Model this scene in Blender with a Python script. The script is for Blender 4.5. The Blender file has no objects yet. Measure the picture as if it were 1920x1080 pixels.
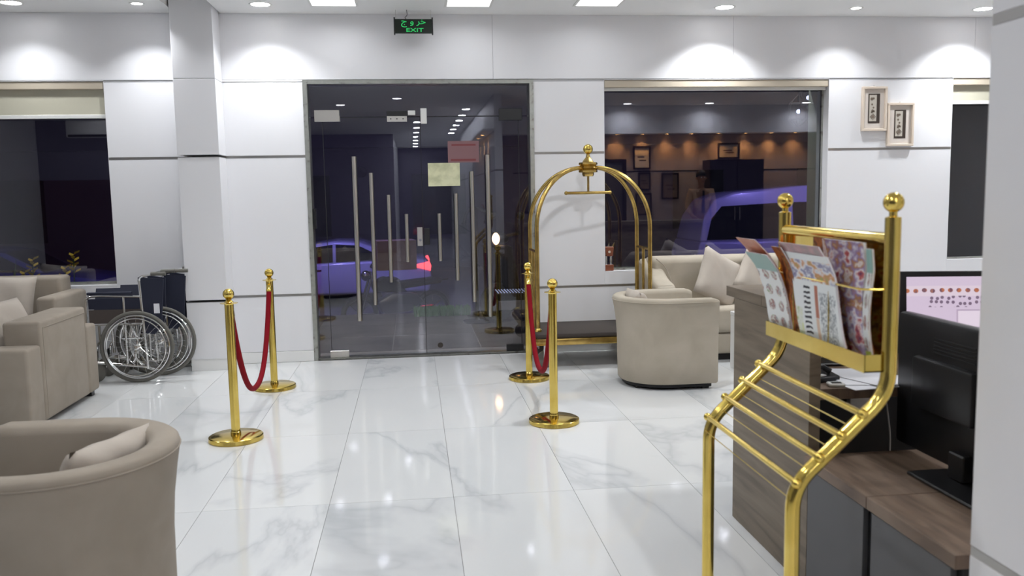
import bpy, bmesh, math, random
from mathutils import Vector, Matrix, Euler
random.seed(7)
PI = math.pi
C = bpy.context.scene.collection
sc = bpy.context.scene
R = math.radians

# ------------------------------------------------------------------ camera, world, exposure
cam_d = bpy.data.cameras.new('camera'); cam = bpy.data.objects.new('camera', cam_d); C.objects.link(cam)
yaw, pitch, roll = R(6.472), R(6.280), R(-1.0442)
Fv = Vector((math.sin(yaw)*math.cos(pitch), math.cos(yaw)*math.cos(pitch), -math.sin(pitch)))
R0 = Vector((math.cos(yaw), -math.sin(yaw), 0)); U0 = R0.cross(Fv)
Rv = math.cos(roll)*R0 + math.sin(roll)*U0; Uv = -math.sin(roll)*R0 + math.cos(roll)*U0
cam.matrix_world = Matrix(((Rv.x, Uv.x, -Fv.x, 0), (Rv.y, Uv.y, -Fv.y, 0), (Rv.z, Uv.z, -Fv.z, 1.485), (0, 0, 0, 1)))
cam_d.sensor_width = 36; cam_d.lens = 36*1612.7/1920; cam_d.clip_start = 0.05; cam_d.clip_end = 200
cam_d.dof.use_dof = True; cam_d.dof.focus_distance = 5.6; cam_d.dof.aperture_fstop = 3.4
sc.camera = cam
w = bpy.data.worlds.new('night_sky'); sc.world = w; w.use_nodes = True
w.node_tree.nodes['Background'].inputs[0].default_value = (0.012, 0.012, 0.035, 1)
w.node_tree.nodes['Background'].inputs[1].default_value = 0.6
sc.view_settings.view_transform = 'Standard'; sc.view_settings.look = 'None'
sc.view_settings.gamma = 1.0; sc.view_settings.use_curve_mapping = False
sc.view_settings.exposure = 0.47

def area(name, loc, size, power, col=(1, 1, 1), spread=180, size_y=None, rot=(0, 0, 0)):
    l = bpy.data.lights.new(name, 'AREA'); l.energy = power; l.color = col; l.spread = R(spread)
    if size_y: l.shape = 'RECTANGLE'; l.size = size; l.size_y = size_y
    else: l.shape = 'DISK'; l.size = size
    o = bpy.data.objects.new(name, l); o.location = loc; o.rotation_euler = rot; C.objects.link(o); return o
CEIL = 3.077
ORD = ['first', 'second', 'third', 'fourth', 'fifth', 'sixth', 'seventh', 'eighth']
COOL = (0.95, 0.975, 1.0)
WALL_SPOTS = [(-5.2, 7.52), (-3.15, 7.52), (-1.2, 7.52), (2.78, 7.52), (5.22, 7.52)]
SMALL_SPOTS = [(-2.18, 7.52), (4.0, 7.52)]
ROOM_SPOTS = [(x, y) for y in (5.4, 3.3, .32) for x in (-5.4, -3.1, -1.2, 3.97, 5.52, 7.4)]
for x, y in WALL_SPOTS: area('spot_light', (x, y, CEIL-.016), .13, 3.9 if x < -3 else 5.6 if x < 0 else 11.5, COOL, 112)
for x, y in SMALL_SPOTS: area('spot_light', (x, y, CEIL-.016), .08, 4.2, COOL, 108)
for x, y in ROOM_SPOTS: area('spot_light', (x, y, CEIL-.016), .13, 1.0 if x < -3 else 5.8, COOL, 150)
PANELS = [(-.60, 7.36, .36), (.52, 7.36, .36), (1.62, 7.30, .36)]
for x, y, s in PANELS: area('panel_light', (x, y, CEIL-.016), s*.9, 2.0, COOL, 165, s*.9)
FILL_SPOTS = [(-.5, 5.4), (1.4, 5.4), (-.5, 3.2), (2.4, 3.2), (-.2, 1.3)]
for (x, y), p in zip(FILL_SPOTS, (7.0, 18.0, 9.0, 11.0, 5.0)): area('spot_light', (x, y, CEIL-.016), .13, p, COOL, 160)  # fill lamps added over the open floor to brighten the room
TERR_FILL = [(-3.4, 8.75), (-.35, 9.0), (.75, 9.0), (3.6, 8.7)]
for x, y in TERR_FILL: area('canopy_fill_light', (x, y, 3.284), .12, 9.0, (1, .97, .9), 130)  # lamps added under the canopy to brighten paving and plants
WARM = (1.0, 0.50, 0.16)
WARM_SPOTS = [3.9, 4.4, 4.88, 5.36, 5.9, 6.45, 6.95, 7.45]
for x in WARM_SPOTS: area('warm_light', (x, -.22, 2.524), .05, 3.6, WARM, 105)
WARM2 = [.75, -.1, -.9, -1.7]
for y in WARM2: area('warm_light', (1.25, y, 2.474), .05, 1.0, WARM, 120)
# added violet tube and street lamps, out of view, to light the street
area('added_neon_light', (0.5, 10.32, 4.2), 6.0, 14, (.32, .24, 1.0), 180, .12, (R(60), 0, 0))
area('added_street_lamp_light', (-2.0, 13.0, 4.6), .4, 210, (.34, .30, 1.0), 130, rot=(R(52), 0, 0))
area('added_street_lamp_light', (8.5, 13.0, 4.6), .4, 140, (.36, .30, 1.0), 130, rot=(R(52), 0, 0))

# ------------------------------------------------------------------ materials
def mat(name, col, rough=.5, metal=0, spec=.5, emis=None, es=0, sheen=0, coat=0):
    m = bpy.data.materials.new(name); m.use_nodes = True
    b = m.node_tree.nodes['Principled BSDF']
    b.inputs['Base Color'].default_value = (*col, 1); b.inputs['Roughness'].default_value = rough
    b.inputs['Metallic'].default_value = metal; b.inputs['Specular IOR Level'].default_value = spec
    if emis: b.inputs['Emission Color'].default_value = (*emis, 1); b.inputs['Emission Strength'].default_value = es
    if sheen: b.inputs['Sheen Weight'].default_value = sheen
    if coat: b.inputs['Coat Weight'].default_value = coat
    return m
def nd(m, t, **kw):
    n = m.node_tree.nodes.new(t)
    for k, v in kw.items(): setattr(n, k, v)
    return n
def lk(m, a, b): m.node_tree.links.new(a, b)
def ramp(m, fac, stops):
    r = nd(m, 'ShaderNodeValToRGB'); e = r.color_ramp.elements
    while len(e) < len(stops): e.new(.5)
    for i, (p, c) in enumerate(stops): e[i].position = p; e[i].color = (*c, 1)
    lk(m, fac, r.inputs[0]); return r.outputs[0]
def noise(m, vec, scale, detail=4, dist=0):
    n = nd(m, 'ShaderNodeTexNoise'); n.inputs['Scale'].default_value = scale
    n.inputs['Detail'].default_value = detail; n.inputs['Distortion'].default_value = dist
    if vec is not None: lk(m, vec, n.inputs['Vector'])
    return n.outputs['Fac']
def bump(m, h, strength=.2, dist=.01):
    b = nd(m, 'ShaderNodeBump'); b.inputs['Strength'].default_value = strength; b.inputs['Distance'].default_value = dist
    lk(m, h, b.inputs['Height']); lk(m, b.outputs[0], m.node_tree.nodes['Principled BSDF'].inputs['Normal'])
def mapping(m, vec, scale=(1, 1, 1), rot=(0, 0, 0)):
    n = nd(m, 'ShaderNodeMapping'); n.inputs['Scale'].default_value = scale; n.inputs['Rotation'].default_value = rot
    lk(m, vec, n.inputs[0]); return n.outputs[0]

M = {}
M['wall'] = mat('white_wall_panel', (.80, .80, .825), .38, spec=.35)
M['ceiling'] = mat('white_ceiling', (.84, .84, .84), .8)
M['core'] = mat('grey_joint', (.45, .45, .46), .7)
M['dark_wall'] = mat('dark_taupe_wall', (.24, .23, .30), .6)
M['red_wall'] = mat('dark_red_wall', (.09, .035, .035), .6)
M['cream_wall'] = mat('back_wall', (.34, .29, .27), .6)
M['gold'] = mat('polished_brass', (.80, .56, .13), .13, 1)
m = M['gold']; g = nd(m, 'ShaderNodeNewGeometry'); nf = noise(m, g.outputs['Position'], 9, 3)
lk(m, ramp(m, nf, [(.3, (.74, .54, .115)), (.7, (.88, .67, .19))]), m.node_tree.nodes['Principled BSDF'].inputs['Base Color'])
M['old_gold'] = mat('tarnished_brass', (.58, .40, .12), .24, 1)
m = M['old_gold']; g = nd(m, 'ShaderNodeNewGeometry'); nf = noise(m, g.outputs['Position'], 14, 5)
lk(m, ramp(m, nf, [(.3, (.42, .28, .09)), (.7, (.70, .50, .16))]), m.node_tree.nodes['Principled BSDF'].inputs['Base Color'])
M['steel'] = mat('brushed_steel', (.62, .60, .56), .28, 1)
M['strip'] = mat('brushed_strip', (.42, .41, .40), .35, 1)
M['frame_steel'] = mat('door_frame_steel', (.42, .43, .41), .42, 1)
m = M['frame_steel']; g = nd(m, 'ShaderNodeNewGeometry'); nf = noise(m, g.outputs['Position'], 22, 6)
lk(m, ramp(m, nf, [(.30, (.24, .23, .21)), (.42, (.40, .41, .38)), (.7, (.46, .47, .44))]), m.node_tree.nodes['Principled BSDF'].inputs['Base Color'])
M['chrome'] = mat('chrome', (.78, .78, .78), .1, 1)
M['black'] = mat('black_plastic', (.012, .012, .014), .35)
M['matte_black'] = mat('matte_black', (.01, .01, .012), .6)
M['navy'] = mat('navy_nylon', (.012, .015, .035), .65)
M['rubber'] = mat('grey_rubber', (.13, .125, .11), .7)
M['white'] = mat('white_gloss', (.82, .82, .81), .2)
M['soft_white'] = mat('white_plastic', (.75, .75, .73), .45)
M['velvet'] = mat('red_velvet', (.21, .002, .009), .85, spec=.2)
M['brown_panel'] = mat('brown_side_panel', (.075, .06, .055), .5)
M['cloth'] = mat('dark_carpet', (.055, .045, .04), .95)
M['blind'] = mat('cream_blind', (.52, .50, .40), .7)
M['blind_case'] = mat('blind_cassette', (.50, .44, .35), .45)
M['reveal_green_lit'] = mat('outer_reveal', (.46, .55, .44), .6)  # green light on the reveal is put into its colour
M['emit'] = mat('lamp_diffuser', (1, 1, 1), .5, emis=(1, 1, 1), es=14)
M['emit_soft'] = mat('panel_diffuser', (1, 1, 1), .5, emis=(.97, .98, 1), es=1.1)
M['emit_far'] = mat('far_diffuser', (1, 1, 1), .5, emis=(.95, .98, 1), es=150)
M['emit_warm'] = mat('warm_diffuser', (1, .7, .3), .5, emis=(1, .52, .16), es=22)
M['grey_door'] = mat('grey_cabinet_door', (.085, .085, .09), .45)
M['plinth'] = mat('grey_plinth', (.5, .5, .5), .3)

def fabric(name, a, b):
    m = mat(name, a, .9, sheen=.06, spec=.15)
    tc = nd(m, 'ShaderNodeTexCoord'); n1 = noise(m, tc.outputs['Object'], 5, 5, .4)
    lk(m, ramp(m, n1, [(.3, a), (.7, b)]), m.node_tree.nodes['Principled BSDF'].inputs['Base Color'])
    bump(m, noise(m, tc.outputs['Object'], 260, 2), .12, .002)
    return m
M['beige'] = fabric('beige_velour', (.40, .355, .285), (.47, .42, .345))
M['taupe'] = fabric('taupe_shaded_velour', (.29, .25, .205), (.345, .30, .25))  # darker than beige; the near barrel chair's shade is put into it
M['pillow'] = fabric('pillow_velour', (.42, .37, .32), (.50, .45, .395))

# marble tiles: veins vary per tile
m = M['marble'] = mat('white_marble', (.8, .8, .8), .07, spec=.6)
g = nd(m, 'ShaderNodeNewGeometry'); oi = nd(m, 'ShaderNodeObjectInfo')
vm = nd(m, 'ShaderNodeVectorMath', operation='MULTIPLY_ADD')
cx = nd(m, 'ShaderNodeCombineXYZ'); lk(m, oi.outputs['Random'], cx.inputs[0]); lk(m, oi.outputs['Random'], cx.inputs[1]); lk(m, oi.outputs['Random'], cx.inputs[2])
lk(m, cx.outputs[0], vm.inputs[0]); vm.inputs[1].default_value = (17, 29, 5); lk(m, g.outputs['Position'], vm.inputs[2])
mp = mapping(m, vm.outputs[0], (1, .45, 1), (0, 0, R(38)))
n1 = noise(m, mp, .62, 6, .7)
ab = nd(m, 'ShaderNodeMath', operation='SUBTRACT'); lk(m, n1, ab.inputs[0]); ab.inputs[1].default_value = .5
ab2 = nd(m, 'ShaderNodeMath', operation='ABSOLUTE'); lk(m, ab.outputs[0], ab2.inputs[0])
c1 = ramp(m, ab2.outputs[0], [(0, (.58, .595, .605)), (.006, (.65, .66, .67)), (.022, (.72, .73, .73)), (.12, (.74, .745, .745))])
n2 = noise(m, mp, .8, 3, .5)
c2 = ramp(m, n2, [(.35, (.93, .94, .95)), (.6, (1, 1, 1))])
mx = nd(m, 'ShaderNodeMixRGB', blend_type='MULTIPLY'); mx.inputs[0].default_value = 1; lk(m, c1, mx.inputs[1]); lk(m, c2, mx.inputs[2])
lk(m, mx.outputs[0], m.node_tree.nodes['Principled BSDF'].inputs['Base Color'])
M['grout'] = mat('grey_grout', (.22, .21, .20), .9)

def wood(name, a, b, c, scale=(14, 1.2, 14), rough=.45):
    m = mat(name, a, rough, spec=.3); tc = nd(m, 'ShaderNodeTexCoord')
    mp = mapping(m, tc.outputs['Object'], scale)
    n1 = noise(m, mp, 1.6, 7, .6)
    lk(m, ramp(m, n1, [(.28, a), (.5, b), (.72, c)]), m.node_tree.nodes['Principled BSDF'].inputs['Base Color'])
    return m
M['oak_grey'] = wood('grey_oak', (.12, .092, .066), (.19, .152, .112), (.245, .20, .152), (3, 1.1, 13))
M['oak_warm'] = wood('warm_oak', (.10, .068, .05), (.19, .135, .10), (.25, .185, .14), (13, 1.6, 5))
M['oak_edge'] = mat('oak_edge', (.16, .115, .09), .5)
M['carved_wood'] = mat('red_brown_wood', (.22, .065, .03), .5)

def glass(name, tint, fac_ior=1.75, op=.0):
    m = bpy.data.materials.new(name); m.use_nodes = True; nt = m.node_tree; nt.nodes.clear()
    o = nd(m, 'ShaderNodeOutputMaterial'); mixs = nd(m, 'ShaderNodeMixShader'); t = nd(m, 'ShaderNodeBsdfTransparent')
    gl = nd(m, 'ShaderNodeBsdfGlossy'); gl.inputs['Roughness'].default_value = .0; gl.inputs['Color'].default_value = (.92, .93, 1, 1)
    t.inputs[0].default_value = (*tint, 1)
    fr = nd(m, 'ShaderNodeFresnel'); fr.inputs[0].default_value = fac_ior
    lk(m, fr.outputs[0], mixs.inputs[0]); lk(m, t.outputs[0], mixs.inputs[1]); lk(m, gl.outputs[0], mixs.inputs[2]); lk(m, mixs.outputs[0], o.inputs[0])
    return m
M['glass'] = glass('tinted_glass', (.74, .74, .78), 1.95)
M['glass_clear'] = glass('edge_glass', (.55, .6, .58), 1.5)

def car_paint(name, col): return mat(name, col, .25, .0, coat=.6)
M['paint_white'] = car_paint('white_car_paint', (.62, .62, .72))
M['paint_grey'] = car_paint('blue_car_paint', (.10, .11, .30))
M['car_glass'] = mat('car_glass', (.01, .01, .015), .08)
M['tail'] = mat('tail_light', (.5, 0, .02), .3, emis=(1, .05, .06), es=5)
M['head'] = mat('head_light', (1, .8, .6), .3, emis=(1, .55, .25), es=9)
M['asphalt'] = mat('asphalt', (.10, .10, .11), .8)
M['paving'] = mat('grey_paving', (.17, .165, .16), .35)
m = M['paving']; g = nd(m, 'ShaderNodeNewGeometry'); nf = noise(m, g.outputs['Position'], 2.2, 6, .5)
lk(m, ramp(m, nf, [(.3, (.11, .10, .088)), (.7, (.24, .22, .195))]), m.node_tree.nodes['Principled BSDF'].inputs['Base Color'])
M['paving_joint'] = mat('pale_joint', (.45, .43, .40), .8)
M['facade'] = mat('facade_plaster', (.07, .06, .058), .85)
M['leaf'] = mat('green_leaf', (.06, .17, .03), .5)
M['petal'] = mat('yellow_petal', (.9, .66, .05), .5)
M['grass'] = mat('green_grass', (.13, .38, .08), .8)
M['cardboard'] = mat('cardboard', (.72, .44, .22), .8)
M['led'] = mat('blue_white_led', (.5, .6, 1), .5, emis=(.55, .65, 1), es=3)
M['skin'] = mat('skin', (.30, .16, .10), .55)
M['hair'] = mat('black_hair', (.01, .009, .008), .6)
M['shirt'] = mat('peach_shirt', (.55, .36, .24), .8)
M['trousers'] = mat('black_trousers', (.015, .015, .02), .8)
M['paper_yellow'] = mat('yellow_paper', (.66, .66, .44), .7, emis=None)
m = M['paper_yellow']; tc = nd(m, 'ShaderNodeTexCoord'); nf = noise(m, tc.outputs['Object'], 14, 4)
lk(m, ramp(m, nf, [(.35, (.52, .53, .33)), (.6, (.70, .70, .47))]), m.node_tree.nodes['Principled BSDF'].inputs['Base Color'])
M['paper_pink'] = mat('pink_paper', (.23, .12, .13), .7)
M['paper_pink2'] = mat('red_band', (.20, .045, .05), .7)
M['paper'] = mat('white_paper', (.80, .81, .86), .6)
M['exit_black'] = mat('sign_black', (.010, .018, .012), .4)
M['exit_green'] = mat('sign_green', (.02, .4, .1), .5, emis=(.02, .42, .10), es=.75)
M['frame_cream'] = mat('cream_frame', (.70, .60, .50), .5)
M['frame_mat'] = mat('cream_mount', (.66, .60, .55), .7)
M['ink'] = mat('dark_brown_ink', (.035, .022, .015), .6)
M['sepia'] = mat('sepia_ink', (.17, .13, .10), .7)
M['sand'] = mat('sand_paper', (.50, .46, .40), .8)


def print_base(name, base):
    m = mat(name, base, .35, spec=.3); tc = nd(m, 'ShaderNodeTexCoord'); sx = nd(m, 'ShaderNodeSeparateXYZ'); lk(m, tc.outputs['Generated'], sx.inputs[0])
    return m, tc.outputs['Generated'], sx.outputs[1], sx.outputs[2]
def mixc(m, f, a, b):
    n = nd(m, 'ShaderNodeMixRGB')
    for k, v in ((0, f), (1, a), (2, b)):
        if isinstance(v, (tuple, float, int)): n.inputs[k].default_value = (*v, 1) if isinstance(v, tuple) else v
        else: lk(m, v, n.inputs[k])
    return n.outputs[0]
def step(m, v, lo, hi):
    return ramp(m, v, [(max(0, lo-.004), (0, 0, 0)), (lo, (1, 1, 1)), (hi, (1, 1, 1)), (min(1, hi+.004), (0, 0, 0))])
def mul(m, a, b):
    n = nd(m, 'ShaderNodeMath', operation='MULTIPLY'); lk(m, a, n.inputs[0]); lk(m, b, n.inputs[1]); return n.outputs[0]
def blobs(m, vec, scale, cols):
    """patchy colour photographs: smooth noise pushed through a coloured ramp"""
    f = noise(m, mapping(m, vec, scale), 1.0, 4, .0); n = len(cols)
    return ramp(m, f, [(.30+.40*i/(n-1), c) for i, c in enumerate(cols)])
def put(m, c): lk(m, c, m.node_tree.nodes['Principled BSDF'].inputs['Base Color'])
def flat_cells(m, a, b, sa, sb, rnd):
    cb_ = nd(m, 'ShaderNodeCombineXYZ'); lk(m, a, cb_.inputs[0]); lk(m, b, cb_.inputs[1])
    v = nd(m, 'ShaderNodeTexVoronoi'); v.voronoi_dimensions = '2D'; v.inputs['Scale'].default_value = 1; v.inputs['Randomness'].default_value = rnd
    lk(m, mapping(m, cb_.outputs[0], (sa, sb, 1)), v.inputs['Vector']); return v
# catalogue: two columns of round product pictures
m, gv, gy, gz = print_base('catalogue_page', (.80, .82, .81)); M['mag_white'] = m
v = flat_cells(m, gy, gz, 3.0, 5.4, .10)
ph = blobs(m, gv, (.3, 9, 14), [(.05, .07, .09), (.55, .56, .58), (.30, .10, .08), (.75, .76, .74), (.25, .35, .15)])
rg = ramp(m, v.outputs['Distance'], [(.0, (1, 1, 1)), (.33, (1, 1, 1)), (.36, (0, 0, 0))])
c = mixc(m, rg, (.78, .80, .80), ph); c = mixc(m, step(m, gz, .08, .13), c, (.45, .55, .12)); c = mixc(m, step(m, gz, .80, .995), c, (.28, .45, .42)); put(m, c)
# newspaper with tall rotated headline, text columns and photos
m, gv, gy, gz = print_base('newspaper_page', (.78, .81, .82)); M['mag_text'] = m
w1 = nd(m, 'ShaderNodeTexWave'); w1.bands_direction = 'Z'; w1.inputs['Scale'].default_value = 1.9; w1.inputs['Distortion'].default_value = 3.5; w1.inputs['Detail'].default_value = 1; lk(m, mapping(m, gv, (1, 6, 3.2)), w1.inputs['Vector'])
bars = ramp(m, w1.outputs['Fac'], [(.55, (0, 0, 0)), (.62, (1, 1, 1))])
c = mixc(m, mul(m, mul(m, bars, step(m, gy, .62, .74)), step(m, gz, .10, .68)), (.78, .81, .82), (.02, .02, .03))
fine = ramp(m, noise(m, mapping(m, gv, (1, 60, 40)), 1, 2), [(.46, (0, 0, 0)), (.52, (1, 1, 1))])
c = mixc(m, mul(m, mul(m, fine, step(m, gy, .12, .44)), step(m, gz, .06, .62)), c, (.30, .33, .36))
c = mixc(m, mul(m, step(m, gy, .47, .53), step(m, gz, .35, .68)), c, (.45, .16, .10)); c = mixc(m, mul(m, step(m, gy, .48, .53), step(m, gz, .0, .34)), c, (.72, .52, .38))
c = mixc(m, mul(m, step(m, gy, .78, .97), step(m, gz, .06, .42)), c, blobs(m, gv, (1, 12, 14), [(.65, .72, .30), (.75, .78, .74), (.4, .5, .15)]))
c = mixc(m, step(m, gz, .72, .93), c, blobs(m, gv, (1, 7, 12), [(.78, .81, .82), (.20, .18, .35), (.76, .78, .8), (.60, .25, .08), (.30, .36, .12)])); put(m, c)
for key, cols, scl in (('mag_red', [(.22, .03, .02), (.48, .12, .05), (.58, .22, .12), (.30, .05, .03)], (.2, 1.2, 7)),
                       ('mag_mix', [(.08, .04, .12), (.50, .10, .10), (.76, .74, .76), (.30, .22, .42), (.45, .22, .08), (.76, .72, .7), (.4, .05, .10)], (.2, 3.5, 7)),
                       ('mag_brown', [(.05, .015, .01), (.14, .04, .02), (.42, .14, .03), (.10, .03, .02), (.50, .30, .06)], (.2, 3, 6)),
                       ('mag_grey', [(.46, .38, .37), (.34, .27, .27), (.52, .30, .32), (.5, .46, .45)], (1, 4, 7))):
    m, gv, gy, gz = print_base('magazine_'+key[4:], cols[1]); M[key] = m; put(m, blobs(m, gv, scl, cols))

m = M['screen'] = mat('lit_screen', (.05, .05, .05), .3)
tc = nd(m, 'ShaderNodeTexCoord')
gv = tc.outputs['Generated']; sx = nd(m, 'ShaderNodeSeparateXYZ'); lk(m, gv, sx.inputs[0]); gx, gz = sx.outputs[0], sx.outputs[2]
def vor(scale, r=.12):
    v = flat_cells(m, gx, gz, scale[0], scale[2], r)
    return ramp(m, v.outputs['Distance'], [(.26, (1, 1, 1)), (.33, (0, 0, 0))])
c = mixc(m, step(m, gz, .73, .87), (.56, .46, .58), (.62, .52, .60))
c = mixc(m, mul(m, vor((17, .2, 10)), step(m, gz, .75, .85)), c, blobs(m, gv, (20, 1, 3), [(.10, .06, .10), (.45, .14, .05), (.10, .05, .10), (.5, .2, .1)]))
c = mixc(m, mul(m, mul(m, vor((26, .2, 13), .5), step(m, gz, .577, .731)), step(m, gx, .15, .9)), c, (.16, .11, .17))
c = mixc(m, mul(m, step(m, gz, .28, .54), step(m, gx, .34, .52)), c, (.40, .31, .42)); c = mixc(m, mul(m, step(m, gz, .30, .52), step(m, gx, .35, .51)), c, (.66, .57, .66))
c = mixc(m, mul(m, vor((24, .2, 13), .5), step(m, gz, .192, .269)), c, (.18, .12, .18))
bs = m.node_tree.nodes['Principled BSDF']; lk(m, c, bs.inputs['Emission Color']); bs.inputs['Emission Strength'].default_value = .8

# ------------------------------------------------------------------ geometry helpers
class MB:
    def __init__(s): s.bm = bmesh.new()
    def box(s, x0, x1, y0, y1, z0, z1, bev=0, seg=2, mtx=None):
        r = bmesh.ops.create_cube(s.bm, size=1); vs = r['verts']
        for v in vs: v.co = Vector(((x0+x1)/2+v.co.x*(x1-x0), (y0+y1)/2+v.co.y*(y1-y0), (z0+z1)/2+v.co.z*(z1-z0)))
        if mtx is not None:
            for v in vs: v.co = mtx @ v.co
        if bev:
            es = list({e for v in vs for e in v.link_edges})
            bmesh.ops.bevel(s.bm, geom=es, offset=bev, segments=seg, affect='EDGES', profile=.5)
        return s
    def tube(s, pts, r, n=12, closed=False, cap=True):
        pts = [Vector(p) for p in pts]; N = len(pts); rs = r if isinstance(r, (list, tuple)) else [r]*N
        tang = []
        for i in range(N):
            a = pts[(i-1) % N] if (i > 0 or closed) else pts[0]; b = pts[(i+1) % N] if (i < N-1 or closed) else pts[-1]
            tang.append((b-a).normalized())
        t0 = tang[0]; up = Vector((0, 0, 1)) if abs(t0.z) < .9 else Vector((1, 0, 0))
        nrm = t0.cross(up).normalized(); rings = []
        for i in range(N):
            t = tang[i]; nrm = (nrm - t*nrm.dot(t)).normalized(); bn = t.cross(nrm)
            rings.append([s.bm.verts.new(pts[i]+(nrm*math.cos(2*PI*k/n)+bn*math.sin(2*PI*k/n))*rs[i]) for k in range(n)])
        for i in range(N if closed else N-1):
            a, b = rings[i], rings[(i+1) % N]
            for k in range(n):
                s.bm.faces.new((a[k], a[(k+1) % n], b[(k+1) % n], b[k]))
        if cap and not closed:
            s.bm.faces.new(rings[0][::-1]); s.bm.faces.new(rings[-1])
        return s
    def lathe(s, prof, c=(0, 0, 0), n=32, axis='z'):
        c = Vector(c); rings = []
        for r, h in prof:
            ring = []
            for k in range(n):
                a = 2*PI*k/n; p = (r*math.cos(a), r*math.sin(a), h)
                if axis == 'y': p = (p[0], p[2], p[1])
                if axis == 'x': p = (p[2], p[0], p[1])
                ring.append(s.bm.verts.new(c+Vector(p)))
            rings.append(ring)
        for a, b in zip(rings, rings[1:]):
            for k in range(n): s.bm.faces.new((a[k], a[(k+1) % n], b[(k+1) % n], b[k]))
        if prof[0][0] > 1e-6: s.bm.faces.new(rings[0][::-1])
        if prof[-1][0] > 1e-6: s.bm.faces.new(rings[-1])
        bmesh.ops.remove_doubles(s.bm, verts=[v for r in rings for v in r], dist=1e-6)
        return s
    def ball(s, c, r, n=20, sz=1):
        return s.lathe([(r*math.sin(PI*i/12), -r*sz*math.cos(PI*i/12)) for i in range(13)], c, n)
    def prism(s, poly, a0, a1, axis='y', bev=0, seg=2, mtx=None):
        def P(u, v, a): return Vector({'y': (u, a, v), 'x': (a, u, v), 'z': (u, v, a)}[axis])
        A = [s.bm.verts.new(P(u, v, a0)) for u, v in poly]; B = [s.bm.verts.new(P(u, v, a1)) for u, v in poly]
        fs = [s.bm.faces.new(A), s.bm.faces.new(B[::-1])]
        n = len(poly)
        for i in range(n): fs.append(s.bm.faces.new((A[i], B[i], B[(i+1) % n], A[(i+1) % n])))
        vs = A+B
        if mtx is not None:
            for v in vs: v.co = mtx @ v.co
        bmesh.ops.recalc_face_normals(s.bm, faces=fs)
        if bev:
            es = list({e for f in fs for e in f.edges})
            bmesh.ops.bevel(s.bm, geom=es, offset=bev, segments=seg, affect='EDGES', profile=.5)
        return s
    def quad(s, *ps):
        s.bm.faces.new([s.bm.verts.new(p) for p in ps]); return s
    def sphere(s, c, r, u=12, v=8):
        mt = Matrix.Translation(c); bmesh.ops.create_uvsphere(s.bm, u_segments=u, v_segments=v, radius=r, matrix=mt); return s
    def build(s, name, m, parent=None, smooth=35):
        bmesh.ops.recalc_face_normals(s.bm, faces=s.bm.faces)
        me = bpy.data.meshes.new(name); s.bm.to_mesh(me); s.bm.free()
        me.materials.append(m)
        if smooth:
            for p in me.polygons: p.use_smooth = True
            me.set_sharp_from_angle(angle=R(smooth))
        o = bpy.data.objects.new(name, me); C.objects.link(o)
        if parent: o.parent = parent
        return o
def thing(name, label, cat, loc=(0, 0, 0), rz=0, group=None, rot=None):
    o = bpy.data.objects.new(name, None); C.objects.link(o); o.empty_display_size = .1
    o.location = loc; o.rotation_euler = rot or (0, 0, rz); tag(o, label, cat, group); return o
def tag(o, label=None, cat=None, group=None, kind=None):
    if label: o['label'] = label
    if cat: o['category'] = cat
    if group: o['group'] = group
    if kind: o['kind'] = kind
    return o
def struct(name): 
    o = bpy.data.objects.new(name, None); C.objects.link(o); o['kind'] = 'structure'; return o
def dup(root, loc, rz, label=None, group=None, names=None):
    def cp(o, par):
        c = o.copy(); C.objects.link(c); c.parent = par
        for ch in list(o.children): cp(ch, c)
        return c
    r = cp(root, None); r.location = loc; r.rotation_euler = (0, 0, rz)
    if label: r['label'] = label
    if group: r['group'] = group
    return r
def fillet(pts, r, n=6):
    pts = [Vector(p) for p in pts]; out = [pts[0]]
    for i in range(1, len(pts)-1):
        p = pts[i]; a = (pts[i-1]-p); b = (pts[i+1]-p)
        d = min(r, a.length*.48, b.length*.48); A = p+a.normalized()*d; B = p+b.normalized()*d
        for k in range(n+1):
            t = k/n; out.append(A*(1-t)**2+p*2*t*(1-t)+B*t*t)
    out.append(pts[-1]); return out
def cushion_mb(w, h, t, n=14, pinch=.06):
    """pillow lying in local XZ plane, thickness along Y, centred"""
    mb = MB(); F = []; B = []
    for i in range(n+1):
        fr, br = [], []
        for j in range(n+1):
            u = -1+2*i/n; v = -1+2*j/n
            k = max(0, (1-u**4)*(1-v**4))**.5
            x = u*w/2*(1-pinch*(1-v*v)); z = v*h/2*(1-pinch*(1-u*u))
            wr = .006*math.sin(7*u+3*v)*k
            d = t/2*k
            edge = i in (0, n) or j in (0, n)
            f = mb.bm.verts.new((x, -d+wr, z)); fr.append(f); br.append(f if edge else mb.bm.verts.new((x, d+wr, z)))
        F.append(fr); B.append(br)
    for i in range(n):
        for j in range(n):
            mb.bm.faces.new((F[i][j], F[i+1][j], F[i+1][j+1], F[i][j+1]))
            mb.bm.faces.new((B[i][j], B[i][j+1], B[i+1][j+1], B[i+1][j]))
    return mb
def pillow(label, loc, rot, w=.44, h=.44, t=.14, m='pillow', group=None):
    o = cushion_mb(w, h, t).build('pillow', M[m], None, 0)
    for p in o.data.polygons: p.use_smooth = True
    o.location = loc; o.rotation_euler = rot; tag(o, label, 'pillow', group); return o
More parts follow.
